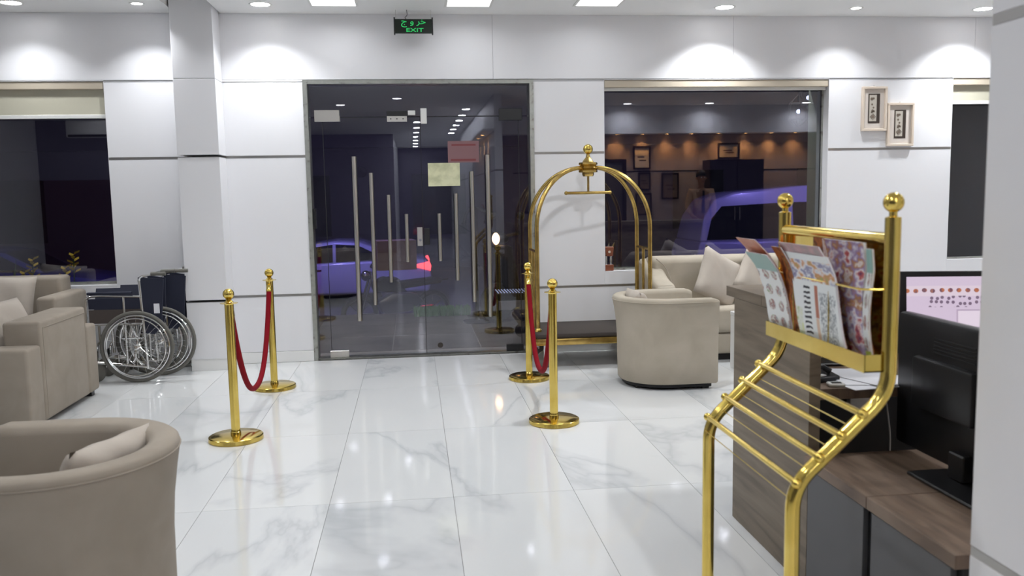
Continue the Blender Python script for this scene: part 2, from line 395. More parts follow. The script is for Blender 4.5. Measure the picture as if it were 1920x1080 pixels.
def text_mesh(txt, size, m, parent, loc, rot, name='lettering', ext=.001, bold=0):
    cu = bpy.data.curves.new(name, 'FONT'); cu.body = txt; cu.size = size; cu.extrude = ext; cu.align_x = 'CENTER'; cu.align_y = 'CENTER'
    cu.offset = bold
    ob = bpy.data.objects.new(name, cu); C.objects.link(ob)
    dg = bpy.context.evaluated_depsgraph_get(); me = bpy.data.meshes.new_from_object(ob.evaluated_get(dg))
    bpy.data.objects.remove(ob); o = bpy.data.objects.new(name, me); C.objects.link(o)
    me.materials.clear(); me.materials.append(m); o.parent = parent; o.location = loc; o.rotation_euler = rot; return o

# ------------------------------------------------------------------ the room
WY = 7.88
XL, XR = -6.6, 8.7
# floor with tiles
fl = struct('floor')
MB().box(XL, XR, -.34, WY, -.16, -.004).box(-.45, 1.5, -14, -.34, -.16, -.004).box(XL, -.45, -7, -.34, -.16, -.004).build('subfloor', M['grout'], fl, 0)
MB().box(-.45, 1.35, -14, -1.0, -.004, 0).build('corridor_paving', M['marble'], fl, 0)
TW, TL, gap = .602, 1.25, .0022
base_me = None
ys = [4.117+TL*k for k in range(-4, 4)]
x0 = .158-TW*11
for i in range(0, 26):
    for y in ys[:-1]:
        xa = x0+TW*i; xb = xa+TW; ya = y; yb = y+TL
        xa2, xb2, ya2, yb2 = max(xa, XL), min(xb, XR), max(ya, -.9), min(yb, WY)
        if xb2-xa2 < .03 or yb2-ya2 < .03: continue
        full = abs((xb2-xa2)-TW) < 1e-3 and abs((yb2-ya2)-TL) < 1e-3
        if full and base_me:
            o = bpy.data.objects.new('tile', base_me); C.objects.link(o); o.parent = fl
        else:
            hx, hy = (xb2-xa2)/2-gap/2, (yb2-ya2)/2-gap/2
            o = MB().box(-hx, hx, -hy, hy, -.004, 0, 0).build('tile', M['marble'], fl, 0)
            if full: base_me = o.data
        o.location = ((xa2+xb2)/2, (ya2+yb2)/2, 0)

def cells(x0, x1, z0, z1, holes):
    xs = sorted({x0, x1, *[h[0] for h in holes], *[h[1] for h in holes]}); zs = sorted({z0, z1, *[h[2] for h in holes], *[h[3] for h in holes]})
    for a, b in zip(xs, xs[1:]):
        for c, d in zip(zs, zs[1:]):
            mx_, mz = (a+b)/2, (c+d)/2
            if not any(h[0] < mx_ < h[1] and h[2] < mz < h[3] for h in holes): yield a, b, c, d
DX0, DX1, DZ = -.93, 1.122, 2.505
W1 = (1.773, 3.945, .738, 2.507); W2 = (5.19, 6.95, .755, 2.515); W3 = (-4.95, -2.60, .742, 2.51)
HOLES = [(DX0, DX1, -.02, DZ), W1, W2, W3]
wb = struct('wall_back')
mb = MB()
for a, b, c, d in cells(XL, XR, 0, CEIL, HOLES): mb.box(a, b, WY+.008, 8.30, c, d)
mb.build('wall_core', M['core'], wb, 0)
SEGX = [(XL, -4.95), (-2.60, DX0), (DX1, 1.773), (3.945, 5.19), (6.95, XR)]
def panel(a, b, c, d, bev=.0): MB().box(a, b, WY, WY+.009, c, d, .0015, 1).build('panel', M['wall'], wb, 0)
for a, b in [(XL, -4.2), (-4.199, -2.6), (-2.599, DX0), (DX1, 2.9), (2.901, 4.6), (4.601, 6.3), (6.301, XR)]: panel(a, b, .10, .599)
for a, b in SEGX: panel(a, b, .619, 1.836); panel(a, b, 1.856, 2.489)
for h in (W1, W2, W3): panel(h[0], h[1], .619, h[2])
for a, b in [(XL, -4.3), (-4.298, -2.0), (-1.998, .757), (.759, 3.0), (3.002, 5.4), (5.402, XR)]:
    if a < DX0 < b: 
        MB().box(a, b, WY, WY+.009, 2.513, CEIL, .0015, 1).build('panel', M['wall'], wb, 0)
        MB().box(a, DX0-.0, WY, WY+.009, 2.497, 2.5115).build('panel', M['wall'], wb, 0)
    else: panel(a, b, 2.513, CEIL)
for a, b in SEGX:
    MB().box(a, b, WY-.002, WY+.008, .600, .618).build('metal_strip', M['strip'], wb, 0)
    MB().box(a, b, WY-.002, WY+.008, 1.837, 1.855).build('metal_strip', M['strip'], wb, 0)
for h in (W1, W2, W3): MB().box(h[0], h[1], WY-.002, WY+.008, .600, .618).build('metal_strip', M['strip'], wb, 0)
bb = MB()
for a, b in [(XL, DX0-.001), (DX1, XR)]: bb.box(a, b, WY-.012, WY+.008, 0, .097, .002, 1)
o = bb.build('baseboard_back', M['white'], None, 0); o['kind'] = 'structure'
# window reveals (inner white, outer tinted for the green light on it)
for k, h in enumerate((W1, W2, W3)):
    mb = MB(); t = .004
    mb.box(h[0], h[0]+t, WY, 7.99, h[2], h[3]).box(h[1]-t, h[1], WY, 7.99, h[2], h[3]).box(h[0], h[1], WY, 7.99, h[2], h[2]+t).box(h[0], h[1], WY, 7.99, h[3]-t, h[3])
    mb.build('reveal', M['wall'], wb, 0)
    mb = MB()
    mb.box(h[0], h[0]+t, 8.01, 8.302, h[2], h[3]).box(h[1]-t, h[1], 8.01, 8.302, h[2], h[3]).box(h[0], h[1], 8.01, 8.302, h[2], h[2]+t)
    mb.build('outer_reveal', M['reveal_green_lit'], wb, 0)
    wn = struct('window_%d' % (k+1))
    MB().box(h[0]+.02, h[1]-.02, 7.998, 8.002, h[2]+.02, h[3]-.02).build('glass_pane', M['glass'], wn, 0)
    mb = MB(); f = .022
    mb.box(h[0]+t, h[0]+f, 7.985, 8.012, h[2]+t, h[3]-t).box(h[1]-f, h[1]-t, 7.985, 8.012, h[2]+t, h[3]-t)
    mb.box(h[0]+t, h[1]-t, 7.985, 8.012, h[2]+t, h[2]+f).box(h[0]+t, h[1]-t, 7.985, 8.012, h[3]-f, h[3]-t)
    mb.build('window_frame', M['frame_steel'], wn, 0)
# other walls
def solid(name, m, *boxes):
    mb = MB()
    for b in boxes: mb.box(*b)
    o = mb.build(name, m, None, 0); o['kind'] = 'structure'; return o
solid('wall_left', M['wall'], (XL-.1, XL, -.34, 8.3, 0, CEIL))
solid('wall_right', M['wall'], (XR, XR+.1, -.34, 8.3, 0, CEIL))
solid('wall_rear', M['cream_wall'], (1.47, XR, -.44, -.34, 0, 2.56))
solid('trim_1', M['wall'], (1.47, XR, -.44, -.02, 2.56, CEIL))        # boxed upper band over the rear wall
solid('trim_2', M['matte_black'], (1.9, 5.58, -.345, -.335, 1.85, 1.87), (6.72, XR, -.345, -.335, 1.85, 1.87))
solid('wall_rear_left', M['dark_wall'], (XL, -4.1, -.44, -.34, 0, CEIL))
solid('trim_3', M['red_wall'], (XL, -4.1, -.34, -.335, 0, 1.86))
solid('wall_rear_far', M['dark_wall'], (-4.2, -.45, -7.1, -7.0, 0, CEIL), (-4.2, -4.1, -7.0, -.44, 0, CEIL))
solid('wall_corridor_left', M['wall'], (-.55, -.45, -14, -7.1, 0, CEIL))
solid('wall_corridor_end', M['dark_wall'], (-.55, 1.5, -14.1, -14, 0, CEIL))
solid('ceiling', M['ceiling'], (XL-.1, XR+.1, -.44, -1.0*-1*0+7.30, CEIL, CEIL+.15), (XL-.1, -1.97, 7.30, 8.30, CEIL, CEIL+.15), (-1.60, XR+.1, 7.30, 8.30, CEIL, CEIL+.15),
      (-1.97, -1.60, 7.30, 8.30, CEIL+.06, CEIL+.15), (-4.2, 1.5, -14.1, -.44, CEIL, CEIL+.15))
# wall by the camera on the right, with its metal strips
nw = struct('wall_side')
MB().box(1.352, 1.468, -14, 1.90, 0, CEIL).build('wall_core', M['core'], nw, 0)
for c, d in ((.0, .575), (.600, 1.850), (1.875, CEIL)):
    for a, b in ((.9, 1.905), (-1.2, .898), (-5, -1.202), (-14, -5.002)):
        MB().box(1.345, 1.475, a, b, c, d, .002, 1).build('panel', M['wall'], nw, 0)
for z in (.5755, 1.8505):
    MB().box(1.346, 1.474, -3, 1.903, z, z+.024).build('metal_strip', M['strip'], nw, 0)
# pillar
pl = struct('pillar')
PX0, PX1, PY = -1.955, -1.612, 7.60
for c, d in ((.105, .599), (.619, 1.836), (1.856, 2.486), (2.491, CEIL+.058)):
    MB().box(PX0, PX1, PY, WY-.001, c, d, .002, 1).build('panel', M['wall'], pl, 0)
for z in (.600, 1.837): MB().box(PX0-.001, PX1+.001, PY-.002, WY-.003, z, z+.003).build('metal_strip', M['strip'], pl, 0)
MB().box(PX0+.004, PX1-.004, PY+.004, WY-.003, 2.486, 2.491).build('joint', M['core'], pl, 0)
MB().box(PX0+.012, PX1-.012, PY+.012, WY-.013, 0, .104).build('plinth', M['white'], pl, 0)

# ------------------------------------------------------------------ entrance door
dr = struct('door_1')
mb = MB(); fw = .038
mb.box(DX0, DX0+fw, WY-.012, 8.06, 0, DZ).box(DX1-fw, DX1, WY-.012, 8.06, 0, DZ).box(DX0+fw, DX1-fw, WY-.012, 8.06, DZ-.032, DZ)
mb.build('door_frame', M['frame_steel'], dr, 0)
MB().box(DX0+fw, DX1-fw, WY+.02, 8.06, -.004, .012).build('threshold', M['frame_steel'], dr, 0)
GY = 7.95
TZ = 2.188
SL, SR, SM = -.775, .985, .0915
def gl(name, a, b, c, d, par, y=GY): return MB().box(a, b, y-.005, y+.005, c, d).build(name, M['glass'], par, 0)
gl('transom_glass', DX0+fw, DX1-fw, TZ+.006, DZ-.032, dr)
gl('side_glass', DX0+fw, SL-.004, .012, TZ-.004, dr); gl('side_glass', SR+.004, DX1-fw, .012, TZ-.004, dr)
leaf_l = gl('door_leaf', SL, SM-.003, .02, TZ-.004, dr); leaf_r = gl('door_leaf', SM+.003, SR, .02, TZ-.004, dr)
mb = MB()
mb.box(SL, SR, GY-.006, GY+.006, TZ-.003, TZ+.005); mb.build('glass_edge', M['matte_black'], dr, 0)
for x in (SL-.002, SM, SR+.002): MB().box(x-.0025, x+.0025, GY-.006, GY+.006, .02, TZ-.004).build('glass_edge', M['matte_black'], dr, 0)
for x, z0, z1, r_ in ((-.508, .352, 1.838, .021), (-.362, .495, 1.690, .018), (-.212, .698, 1.492, .017), (-.057, .88, 1.315, .016)):
    for s in (0, 1):
        X = x if s == 0 else 2*SM-x
        hb = MB(); hb.tube([(X, 7.885, z0), (X, 7.885, z1)], r_, 16)
        for z in (z0+.12, z1-.12): hb.tube([(X, 7.89, z), (X, GY-.004, z)], .008, 8)
        hb.build('pull_handle', M['steel'], leaf_l if s == 0 else leaf_r)
def plate(name, m, x0, x1, z0, z1, par=dr, y0=GY-.022, y1=GY+.022):
    return MB().box(x0, x1, y0, y1, z0, z1, .002, 1).build(name, m, par, 0)
plate('patch_fitting', M['steel'], -.845, -.625, 2.150, 2.252); plate('patch_fitting', M['steel'], -.625+.0, -.46-.16+.0, 2.150, 2.20)
pf = plate('patch_fitting', M['steel'], -.205, -.025, 2.145, 2.195); plate('patch_fitting', M['black'], -.205, -.015, 2.198, 2.238); plate('strike_plate', M['soft_white'], -.016, .05, 2.203, 2.243)
for k in range(3): MB().tube([(-.17+k*.055, GY-.026, 2.17), (-.17+k*.055, GY-.020, 2.17)], .006, 8).build('bolt', M['black'], pf)
plate('patch_fitting', M['soft_white'], .097, .152, 2.125, 2.262)
plate('patch_fitting', M['black'], .81, 1.02, 2.150, 2.255)
plate('patch_fitting', M['steel'], -.79, -.62, .013, .075); plate('patch_fitting', M['black'], .84, 1.0, .013, .075)
plate('lock_box', M['steel'], .035, .085, 1.02, 1.19); plate('lock_box', M['black'], .098, .15, 1.03, 1.18)
MB().tube([(.062, GY-.03, 1.075), (.062, GY-.02, 1.075)], .012, 14).build('lock_cylinder', M['chrome'], dr)
plate('door_stop', M['black'], -.888, -.865, 1.20, 1.38, y0=GY-.05)
MB().lathe([(0, 0), (.025, 0), (.025, .004), (0, .004)], (.22, GY-.009, .09), 20, 'y').build('floor_lock', M['cloth'], dr)
o = MB().box(.150, .440, GY-.0075, GY-.0062, 1.562, 1.772).build('notice', M['paper_yellow'], None, 0)
tag(o, 'yellowed blank paper notice taped inside the glass entrance door', 'notice')
o = thing('reflected_notice', 'dim pink sheet on glass door in place of a reflection, above the yellow one', 'reflected_notice')
MB().box(.335, .62, GY-.0062, GY-.0055, 1.774, 1.968).build('sheet', M['paper_pink'], o, 0)  # dark pink stands in for a see-through reflected sheet
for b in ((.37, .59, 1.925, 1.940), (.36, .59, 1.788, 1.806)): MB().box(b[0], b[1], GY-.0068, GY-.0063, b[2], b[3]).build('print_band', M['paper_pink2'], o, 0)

# ------------------------------------------------------------------ ceiling lamps
def downlight(x, y, r, label, mat_='emit', group=None, z=CEIL):
    t = thing('downlight', label, 'ceiling light', (x, y, z), 0, group)
    MB().lathe([(r, -.001), (r+.018, -.004), (r+.02, -.001), (r+.02, 0), (r, 0)], (0, 0, 0), 28).build('trim_ring', M['soft_white'], t)
    MB().lathe([(0, -.002), (r, -.002), (r, -.0005), (0, -.0005)], (0, 0, 0), 28).build('diffuser', M[mat_], t)
    return t
lbl = ['large round downlight near the left wall, out past the left window', 'large round downlight above left window at the frame edge', 'round downlight in the ceiling just right of the square pillar',
       'round downlight above the middle of the right-hand window', 'large round downlight above the narrow far right window']
for (x, y), l in zip(WALL_SPOTS, lbl): downlight(x, y, .075, l)
downlight(-2.18, 7.52, .042, 'small round downlight between left window and square pillar'); downlight(4.0, 7.52, .042, 'small round downlight above the two hanging cream pictures')
for k, (x, y) in enumerate(ROOM_SPOTS): downlight(x, y, .075, '%s downlight from the left in the %s ceiling row' % (ORD[k % 6], ['middle', 'third', 'rearmost'][k//6]), group='downlights over the lobby, seen only in reflections')
for k, (x, y, s) in enumerate(PANELS):
    t = thing('panel_lamp', ['square ceiling panel lamp above left half of glass door', 'square ceiling panel lamp above middle of glass door', 'square ceiling panel lamp left of the right-hand window'][k], 'ceiling light', (x, y, CEIL))
    h = s/2
    mb = MB()
    for b in ((-h-.02, h+.02, -h-.02, -h), (-h-.02, h+.02, h, h+.02), (-h-.02, -h, -h, h), (h, h+.02, -h, h)): mb.box(*b, -.006, 0)
    mb.build('lamp_frame', M['soft_white'], t, 0)
    MB().box(-h, h, -h, h, -.004, 0).build('diffuser', M['emit_soft'], t, 0)
for (x, y), l in zip(FILL_SPOTS, ['far left', 'far right', 'near left', 'near right', 'closest to the corridor']): downlight(x, y, .075, 'added round fill downlight over the open floor, %s of five' % l, group='added fill downlights over the open floor')
for k in range(7): downlight(.15, -3.4-k*1.6, .07, '%s downlight from the lobby in the left corridor row' % ORD[k], 'emit_far', 'left row of corridor downlights')
for k in range(6): downlight(1.06, -.6-k*1.25, .07, '%s downlight from the lobby in the right corridor row' % ORD[k], 'emit_far', 'right row of corridor downlights')
for k, x in enumerate(WARM_SPOTS): downlight(x, -.22, .035, '%s small warm downlight from the left under rear wall band' % ORD[k], 'emit_warm', 'warm downlights under the rear wall band', 2.56)
wr = MB(); wr.box(1.16, 1.345, -3.2, 1.9, 2.50, 2.53, .002, 1)
o = wr.build('trim_4', M['wall'], None, 0); o['kind'] = 'structure'
for k, y in enumerate(WARM2): downlight(1.25, y, .035, '%s small warm downlight from the lobby under side wall ledge' % ORD[k], 'emit_warm', 'warm downlights under the side wall ledge', 2.50)

# ------------------------------------------------------------------ roller blinds
def blind(h, drop, label):
    t = thing('roller_blind', label, 'blind', ((h[0]+h[1])/2, 7.93, h[3]-.006)); hw = (h[1]-h[0])/2-.008
    MB().box(-hw, hw, -.04, .045, -.066, 0, .006, 2).build('cassette', M['blind_case'], t, 0)
    if drop > .1: MB().box(-hw+.01, hw-.01, .0, .003, -drop+.03, -.06).build('blind_fabric', M['blind'], t, 0)
    MB().box(-hw+.005, hw-.005, -.008, .010, -drop, -drop+.034, .004, 2).build('bottom_bar', M['soft_white'], t, 0)
blind(W1, .095, 'rolled-up cream blind above the wide right-hand window')
blind(W2, .245, 'partly lowered cream roller blind on narrow far right window')
blind(W3, .31, 'partly lowered cream roller blind on left window by sofa')

# ------------------------------------------------------------------ exit sign
ex = thing('exit_sign', 'black hanging EXIT sign with green Arabic and English lettering', 'sign', (.056, 7.70, 2.87))
MB().box(-.158, .158, -.012, .012, .008, .128).build('sign_board', M['exit_black'], ex, 0)
for s in (-1, 1): MB().box(s*.163-.006, s*.163+.006, -.018, .018, -.004, .142, .002, 1).build('end_bracket', M['black'], ex, 0)
MB().tube([(-.15, 0, .13), (-.15, 0, CEIL-2.87)], .0015, 6).tube([(.15, 0, .13), (.15, 0, CEIL-2.87)], .0015, 6).build('hanging_wire', M['steel'], ex)
MB().tube(fillet([(-.06, .0, .128), (-.075, 0, .14), (-.05, 0, .16), (-.055, .0, CEIL-2.87)], .02), .0025, 6).build('cable', M['black'], ex)
def fit(o, x0, x1, z0, z1):
    vs = o.data.vertices
    if not len(vs): return
    a, b = min(v.co.x for v in vs), max(v.co.x for v in vs); c, d = min(v.co.y for v in vs), max(v.co.y for v in vs)
    for v in vs: v.co.x = x0+(v.co.x-a)/(b-a)*(x1-x0); v.co.y = z0+(v.co.y-c)/(d-c)*(z1-z0)
    o.location = (0, -.0135, 0)
fit(text_mesh('EXIT', .07, M['exit_green'], ex, (0, 0, 0), (PI/2, 0, 0), bold=.0004), -.062, .086, .019, .051)
fit(text_mesh('\uFE9D \uFEED \uFEAE\uFEA7', .088, M['exit_green'], ex, (0, 0, 0), (PI/2, 0, 0), bold=.0003), -.105, .105, .058, .123)
# wheelchair sign sticker on the door glass
st = thing('sticker', 'small dark round wheelchair-access sticker on left door glass', 'sticker', (-.452, GY+.0075, 1.70))
n = 28; MB().tube([(.046*math.cos(2*PI*k/n), 0, .046*math.sin(2*PI*k/n)) for k in range(n)], .004, 6, closed=True).build('ring', M['black'], st)
MB().sphere((-.004, 0, .030), .007).tube([(-.004, 0, .020), (-.002, 0, -.002), (.016, 0, -.002), (.024, 0, -.026)], .0045, 6).tube([(-.002, 0, .010), (.014, 0, .010)], .003, 6).build('seated_figure', M['black'], st)
MB().tube([(-.004+.018*math.cos(a), 0, -.012+.018*math.sin(a)) for a in [R(110+20*k) for k in range(13)]], .003, 6).build('wheel_arc', M['black'], st)

# ------------------------------------------------------------------ pictures on the wall
def art(x0, x1, z0, z1, label, k):
    t = thing('picture_frame', label, 'picture', ((x0+x1)/2, WY, z0)); w_ = (x1-x0)/2; h = z1-z0; y = -.034; b = .022
    mb = MB()
    mb.box(-w_, w_, y, -.001, 0, b, .003, 1).box(-w_, w_, y, -.001, h-b, h, .003, 1).box(-w_, -w_+b, y, -.001, b, h-b, .003, 1).box(w_-b, w_, y, -.001, b, h-b, .003, 1)
    mb.build('frame', M['frame_cream'], t, 0)
    MB().box(-w_+b, w_-b, -.014, -.002, b, h-b).build('mount', M['frame_mat'], t, 0)
    a = MB(); aw, az0, az1 = .058, .075, h-.065
    a.box(-aw, aw, -.0165, -.0142, az0, az1).build('artwork', M['ink'], t, 0)
    MB().box(-aw+.010, aw-.034, -.0185, -.0166, az0+.018, az1-.012).build('artwork_panel', M['sand'], t, 0)
    d = MB(); ax = -.012; zz = az0+.06
    d.tube([(ax-.028, -.0190, zz), (ax, -.0190, zz+.03), (ax+.028, -.0190, zz), (ax, -.0190, zz-.03)], .0022, 6, closed=True)
    d.lathe([(0, 0), (.017, 0), (.017, .0012), (0, .0012)], (ax, -.0198, zz), 12, 'y')
    for dx, dz, r_ in ((-.004, .075, .014), (.010, .070, .010), (-.012, .062, .009), (.004, .105, .009), (-.010, .135, .010), (-.014, az1-az0-.09, .015), (.004, az1-az0-.085, .011)):
        d.lathe([(0, 0), (r_, 0), (r_*.9, .0012), (0, .0012)], (ax+dx, -.0198, zz+dz-.02), 10, 'y')
    d.build('flower_motif', M['sepia'], t)
    MB().sphere((0, -.004, h+.010), .005).build('hanging_pin', M['steel'], t)
art(4.262, 4.512, 2.012, 2.428, 'left, higher cream framed sepia flower picture on the wall', 0)
art(4.520, 4.788, 1.868, 2.275, 'right, lower cream framed sepia flower picture on the wall', 1)
# frames and door on the rear wall (seen reflected)
def rear_frame(x0, x1, z0, z1, label, inner='sand'):
    t = thing('picture_frame', label, 'picture', ((x0+x1)/2, -.335, z0)); w_ = (x1-x0)/2; h = z1-z0; b = .03
    mb = MB()
    mb.box(-w_, w_, .001, .03, 0, b).box(-w_, w_, .001, .03, h-b, h).box(-w_, -w_+b, .001, .03, b, h-b).box(w_-b, w_, .001, .03, b, h-b)
    mb.build('frame', M['black'], t, 0); MB().box(-w_+b, w_-b, .001, .012, b, h-b).build('print', M[inner], t, 0)
    MB().box(-w_*.5, w_*.3, .012, .014, h*.5, h*.56).box(-w_*.3, w_*.5, .012, .014, h*.36, h*.41).build('artwork_lines', M['ink'], t, 0)
rear_frame(4.24, 4.58, 1.90, 2.34, 'tall black framed print on rear wall, nearest the corridor pair')
rear_frame(4.34, 4.58, 1.50, 1.84, 'small black framed print directly below the tall rear print', 'sepia')
rear_frame(5.92, 6.36, 2.08, 2.38, 'wide black framed lettering print above dark cabinet on rear wall')
rear_frame(4.80, 5.14, 1.32, 1.82, 'grey framed print behind the standing receptionist', 'sepia')
rear_frame(4.28, 4.60, 1.02, 1.44, 'low black framed print on rear wall beside armchair', 'sepia')
rear_frame(2.2, 2.5, 1.75, 2.25, 'black framed print on rear wall nearest the side wall')
rear_frame(2.65, 2.95, 1.35, 1.85, 'black framed print on rear wall, lower of the middle pair', 'sepia')
rear_frame(2.1, 2.45, 1.1, 1.5, 'black framed print on rear wall low by side wall', 'sepia')
t = thing('cabinet', 'tall black cabinet against the rear wall of reception', 'cabinet', (6.15, -.1, 0))
MB().box(-.53, .53, -.23, .2, 0, 2.05).build('body', M['matte_black'], t, 0)
for s in (-1, 1):
    d = MB().box(s*.265-.255, s*.265+.255, .201, .22, .05, 2.0, .004, 1).build('cabinet_door', M['black'], t, 0)
    MB().tube([(s*.05, .235, .9), (s*.05, .235, 1.15)], .008, 8).build('door_handle', M['steel'], d)
d2 = struct('door_2')
MB().box(3.30, 3.38, -.339, -.30, 0, 2.1).box(4.02, 4.10, -.339, -.30, 0, 2.1).box(3.38, 4.02, -.339, -.30, 2.03, 2.1).build('door_frame', M['black'], d2, 0)
MB().box(3.38, 4.02, -.339, -.315, 0, 2.03).build('door_leaf', M['grey_door'], d2, 0)
t = thing('air_conditioner', 'white split air conditioner high on dark rear wall at left', 'air conditioner', (-5.6, -.34, 2.60))
MB().box(-.42, .42, .001, .22, 0, .30, .03, 3).build('casing', M['white'], t); MB().box(-.38, .38, .16, .225, .01, .05).build('vent', M['black'], t, 0)

# ------------------------------------------------------------------ stanchions and ropes
def stanchion():
    t = thing('stanchion', '', 'stanchion')
    MB().lathe([(0, 0), (.160, 0), (.165, .006), (.163, .026), (.155, .031), (.03, .034), (0, .034)], n=48).build('base', M['gold'], t)
    MB().lathe([(0, .030), (.031, .030), (.031, .05), (.027, .055), (.027, .845), (0, .845)], n=32).build('post', M['gold'], t)
    MB().lathe([(.027, .843), (.029, .848), (.052, .851), (.053, .854), (.028, .858), (.014, .872), (.02, .878), (0, .88)], n=32).build('collar', M['gold'], t)
    b = MB(); prof = [(.033*math.sin(PI*i/14), .908-.033*math.cos(PI*i/14)) for i in range(15)]; b.lathe(prof, n=40)
    for v in b.bm.verts:
        a = math.atan2(v.co.y, v.co.x); k = 1+.035*math.cos(14*a)*(1 if v.co.z > .88 else 0)
        v.co.x *= k; v.co.y *= k
    b.build('finial', M['gold'], t, 60)
    return t
s0 = stanchion(); s0.location = (-1.128, 5.36, 0); s0['label'] = 'gold stanchion post nearest camera on left, before the pillar'
SP = [(-1.118, 6.80), (.892, 6.74), (.872, 5.40)]
for (x, y), l in zip(SP, ['rear gold stanchion of left pair, just left of door', 'rear gold stanchion of right pair, at the luggage cart', 'front gold stanchion of right pair, in mid floor']):
    dup(s0, (x, y, 0), random.random(), l)
def rope(a, b, sag, label):
    t = thing('rope', label, 'barrier rope', a); A = Vector((0, 0, 0)); B = Vector(b)-Vector(a)
    d = B.normalized(); pts = []
    n = 36; off = .035
    for i in range(n+1):
        u = i/n; p = A+d*off+(B-d*2*off)*u; z = -sag*(1-abs(2*u-1)**2.4)
        pts.append((p.x, p.y, p.z+z-.05))
    MB().tube(pts, .0185, 14).build('velvet_cord', M['velvet'], t)
    for q, q2, e in ((pts[0], pts[1], d*.03), (pts[-1], pts[-2], B-d*.03)):
        q = Vector(q); q2 = Vector(q2); dd = (q2-q).normalized()
        MB().tube([q-dd*.030, q-dd*.012, q+dd*.035], [.012, .021, .021], 14).build('end_cap', M['gold'], t)
        MB().tube([q-dd*.028, (q-dd*.028+Vector(e)+Vector((0, 0, -.0)))/2+Vector((0, 0, .01)), Vector(e)], .005, 8).build('hook', M['gold'], t)
rope((-1.128, 5.36, .845), (-1.118, 6.80, .845), .62, 'red velvet rope hung between the left pair of gold posts')
rope((.872, 5.40, .845), (.892, 6.74, .845), .58, 'red velvet rope hung between the right pair of gold posts')

# ------------------------------------------------------------------ luggage cart
lc = thing('luggage_cart', 'arched brass hotel luggage cart with dark deck behind right stanchions', 'luggage cart', (1.545, 7.45, 0))
X0, X1, Y0, Y1 = -.505, .480, -.22, .22
MB().box(X0-.03, X1+.03, Y0-.16, Y1+.10, .262, .300, .01, 2).build('deck', M['cloth'], lc)
mb = MB()
for s, y in ((0, Y0-.165), (1, Y1+.105)): mb.box(X0-.035, X1+.035, y-.008, y+.008, .205, .262, .006, 2)
for x in (X0-.035, X1+.035): mb.box(x-.008, x+.008, Y0-.165, Y1+.105, .205, .262, .006, 2)
mb.build('deck_rim', M['old_gold'], lc)
MB().box(X0, X1, Y0-.13, Y1+.07, .215, .262).build('deck_underside', M['matte_black'], lc, 0)
for x in (X0+.05, X1-.05):
    for y in (Y0-.08, Y1+.02):
        wh = MB().lathe([(0, -.014), (.068, -.014), (.076, -.008), (.076, .008), (.068, .014), (0, .014)], (x, y, .076), 24, 'y').build('caster_wheel', M['rubber'], lc)
        f = MB(); f.box(x-.02, x+.02, y-.024, y-.018, .07, .205).box(x-.02, x+.02, y+.018, y+.024, .07, .205).tube([(x, y-.024, .076), (x, y+.024, .076)], .008, 8)
        f.build('caster_fork', M['chrome'], wh)
hub = Vector((0, 0, 1.685)); XM = (X0+X1)/2
for x in (X0, X1):
    for y in (Y0, Y1):
        pts = [(x, y, .30), (x, y, .8), (x, y, 1.18)]
        for k in range(1, 17):
            a = PI/2*k/16; u = 1-math.cos(a); z = 1.18+(1.695-1.18)*math.sin(a)
            pts.append((x+(XM+(.055 if x > 0 else -.055)-x)*u, y+(0-y)*u*.96, z))
        MB().tube(pts, .0185, 16).build('arch_tube', M['old_gold'], lc)
        MB().lathe([(.019, .30), (.030, .302), (.030, .318), (.021, .325), (.019, .33)], (x, y, 0), 20).build('tube_collar', M['gold'], lc)
    MB().tube([(x, Y0, .985), (x, Y1, .985)], .012, 12).build('side_rail', M['old_gold'], lc)
    MB().tube([(x, 0, .30), (x, 0, .985)], .0125, 12).build('side_post', M['old_gold'], lc)
MB().lathe([(0, -.075), (.045, -.075), (.052, -.06), (.052, -.045), (.082, -.04), (.085, -.025), (.062, -.01), (.070, .0), (.062, .012), (.085, .03), (.080, .045), (.05, .05), (.038, .07), (.02, .09), (.014, .115), (.022, .12), (0, .12)], (XM, 0, 1.695), 8).build('crown', M['old_gold'], lc, 20)
b = MB(); b.ball((XM, 0, 1.855), .043, 32)
b.build('finial', M['gold'], lc)
MB().tube([(XM, 0, 1.62), (XM, 0, 1.487)], .010, 12).build('hanger_stem', M['old_gold'], lc)
MB().tube([(XM-.205, -.05, 1.478), (XM+.205, .05, 1.478)], .013, 12).ball((XM-.205, -.05, 1.478), .017, 12).ball((XM+.205, .05, 1.478), .017, 12).build('hanging_bar', M['old_gold'], lc)

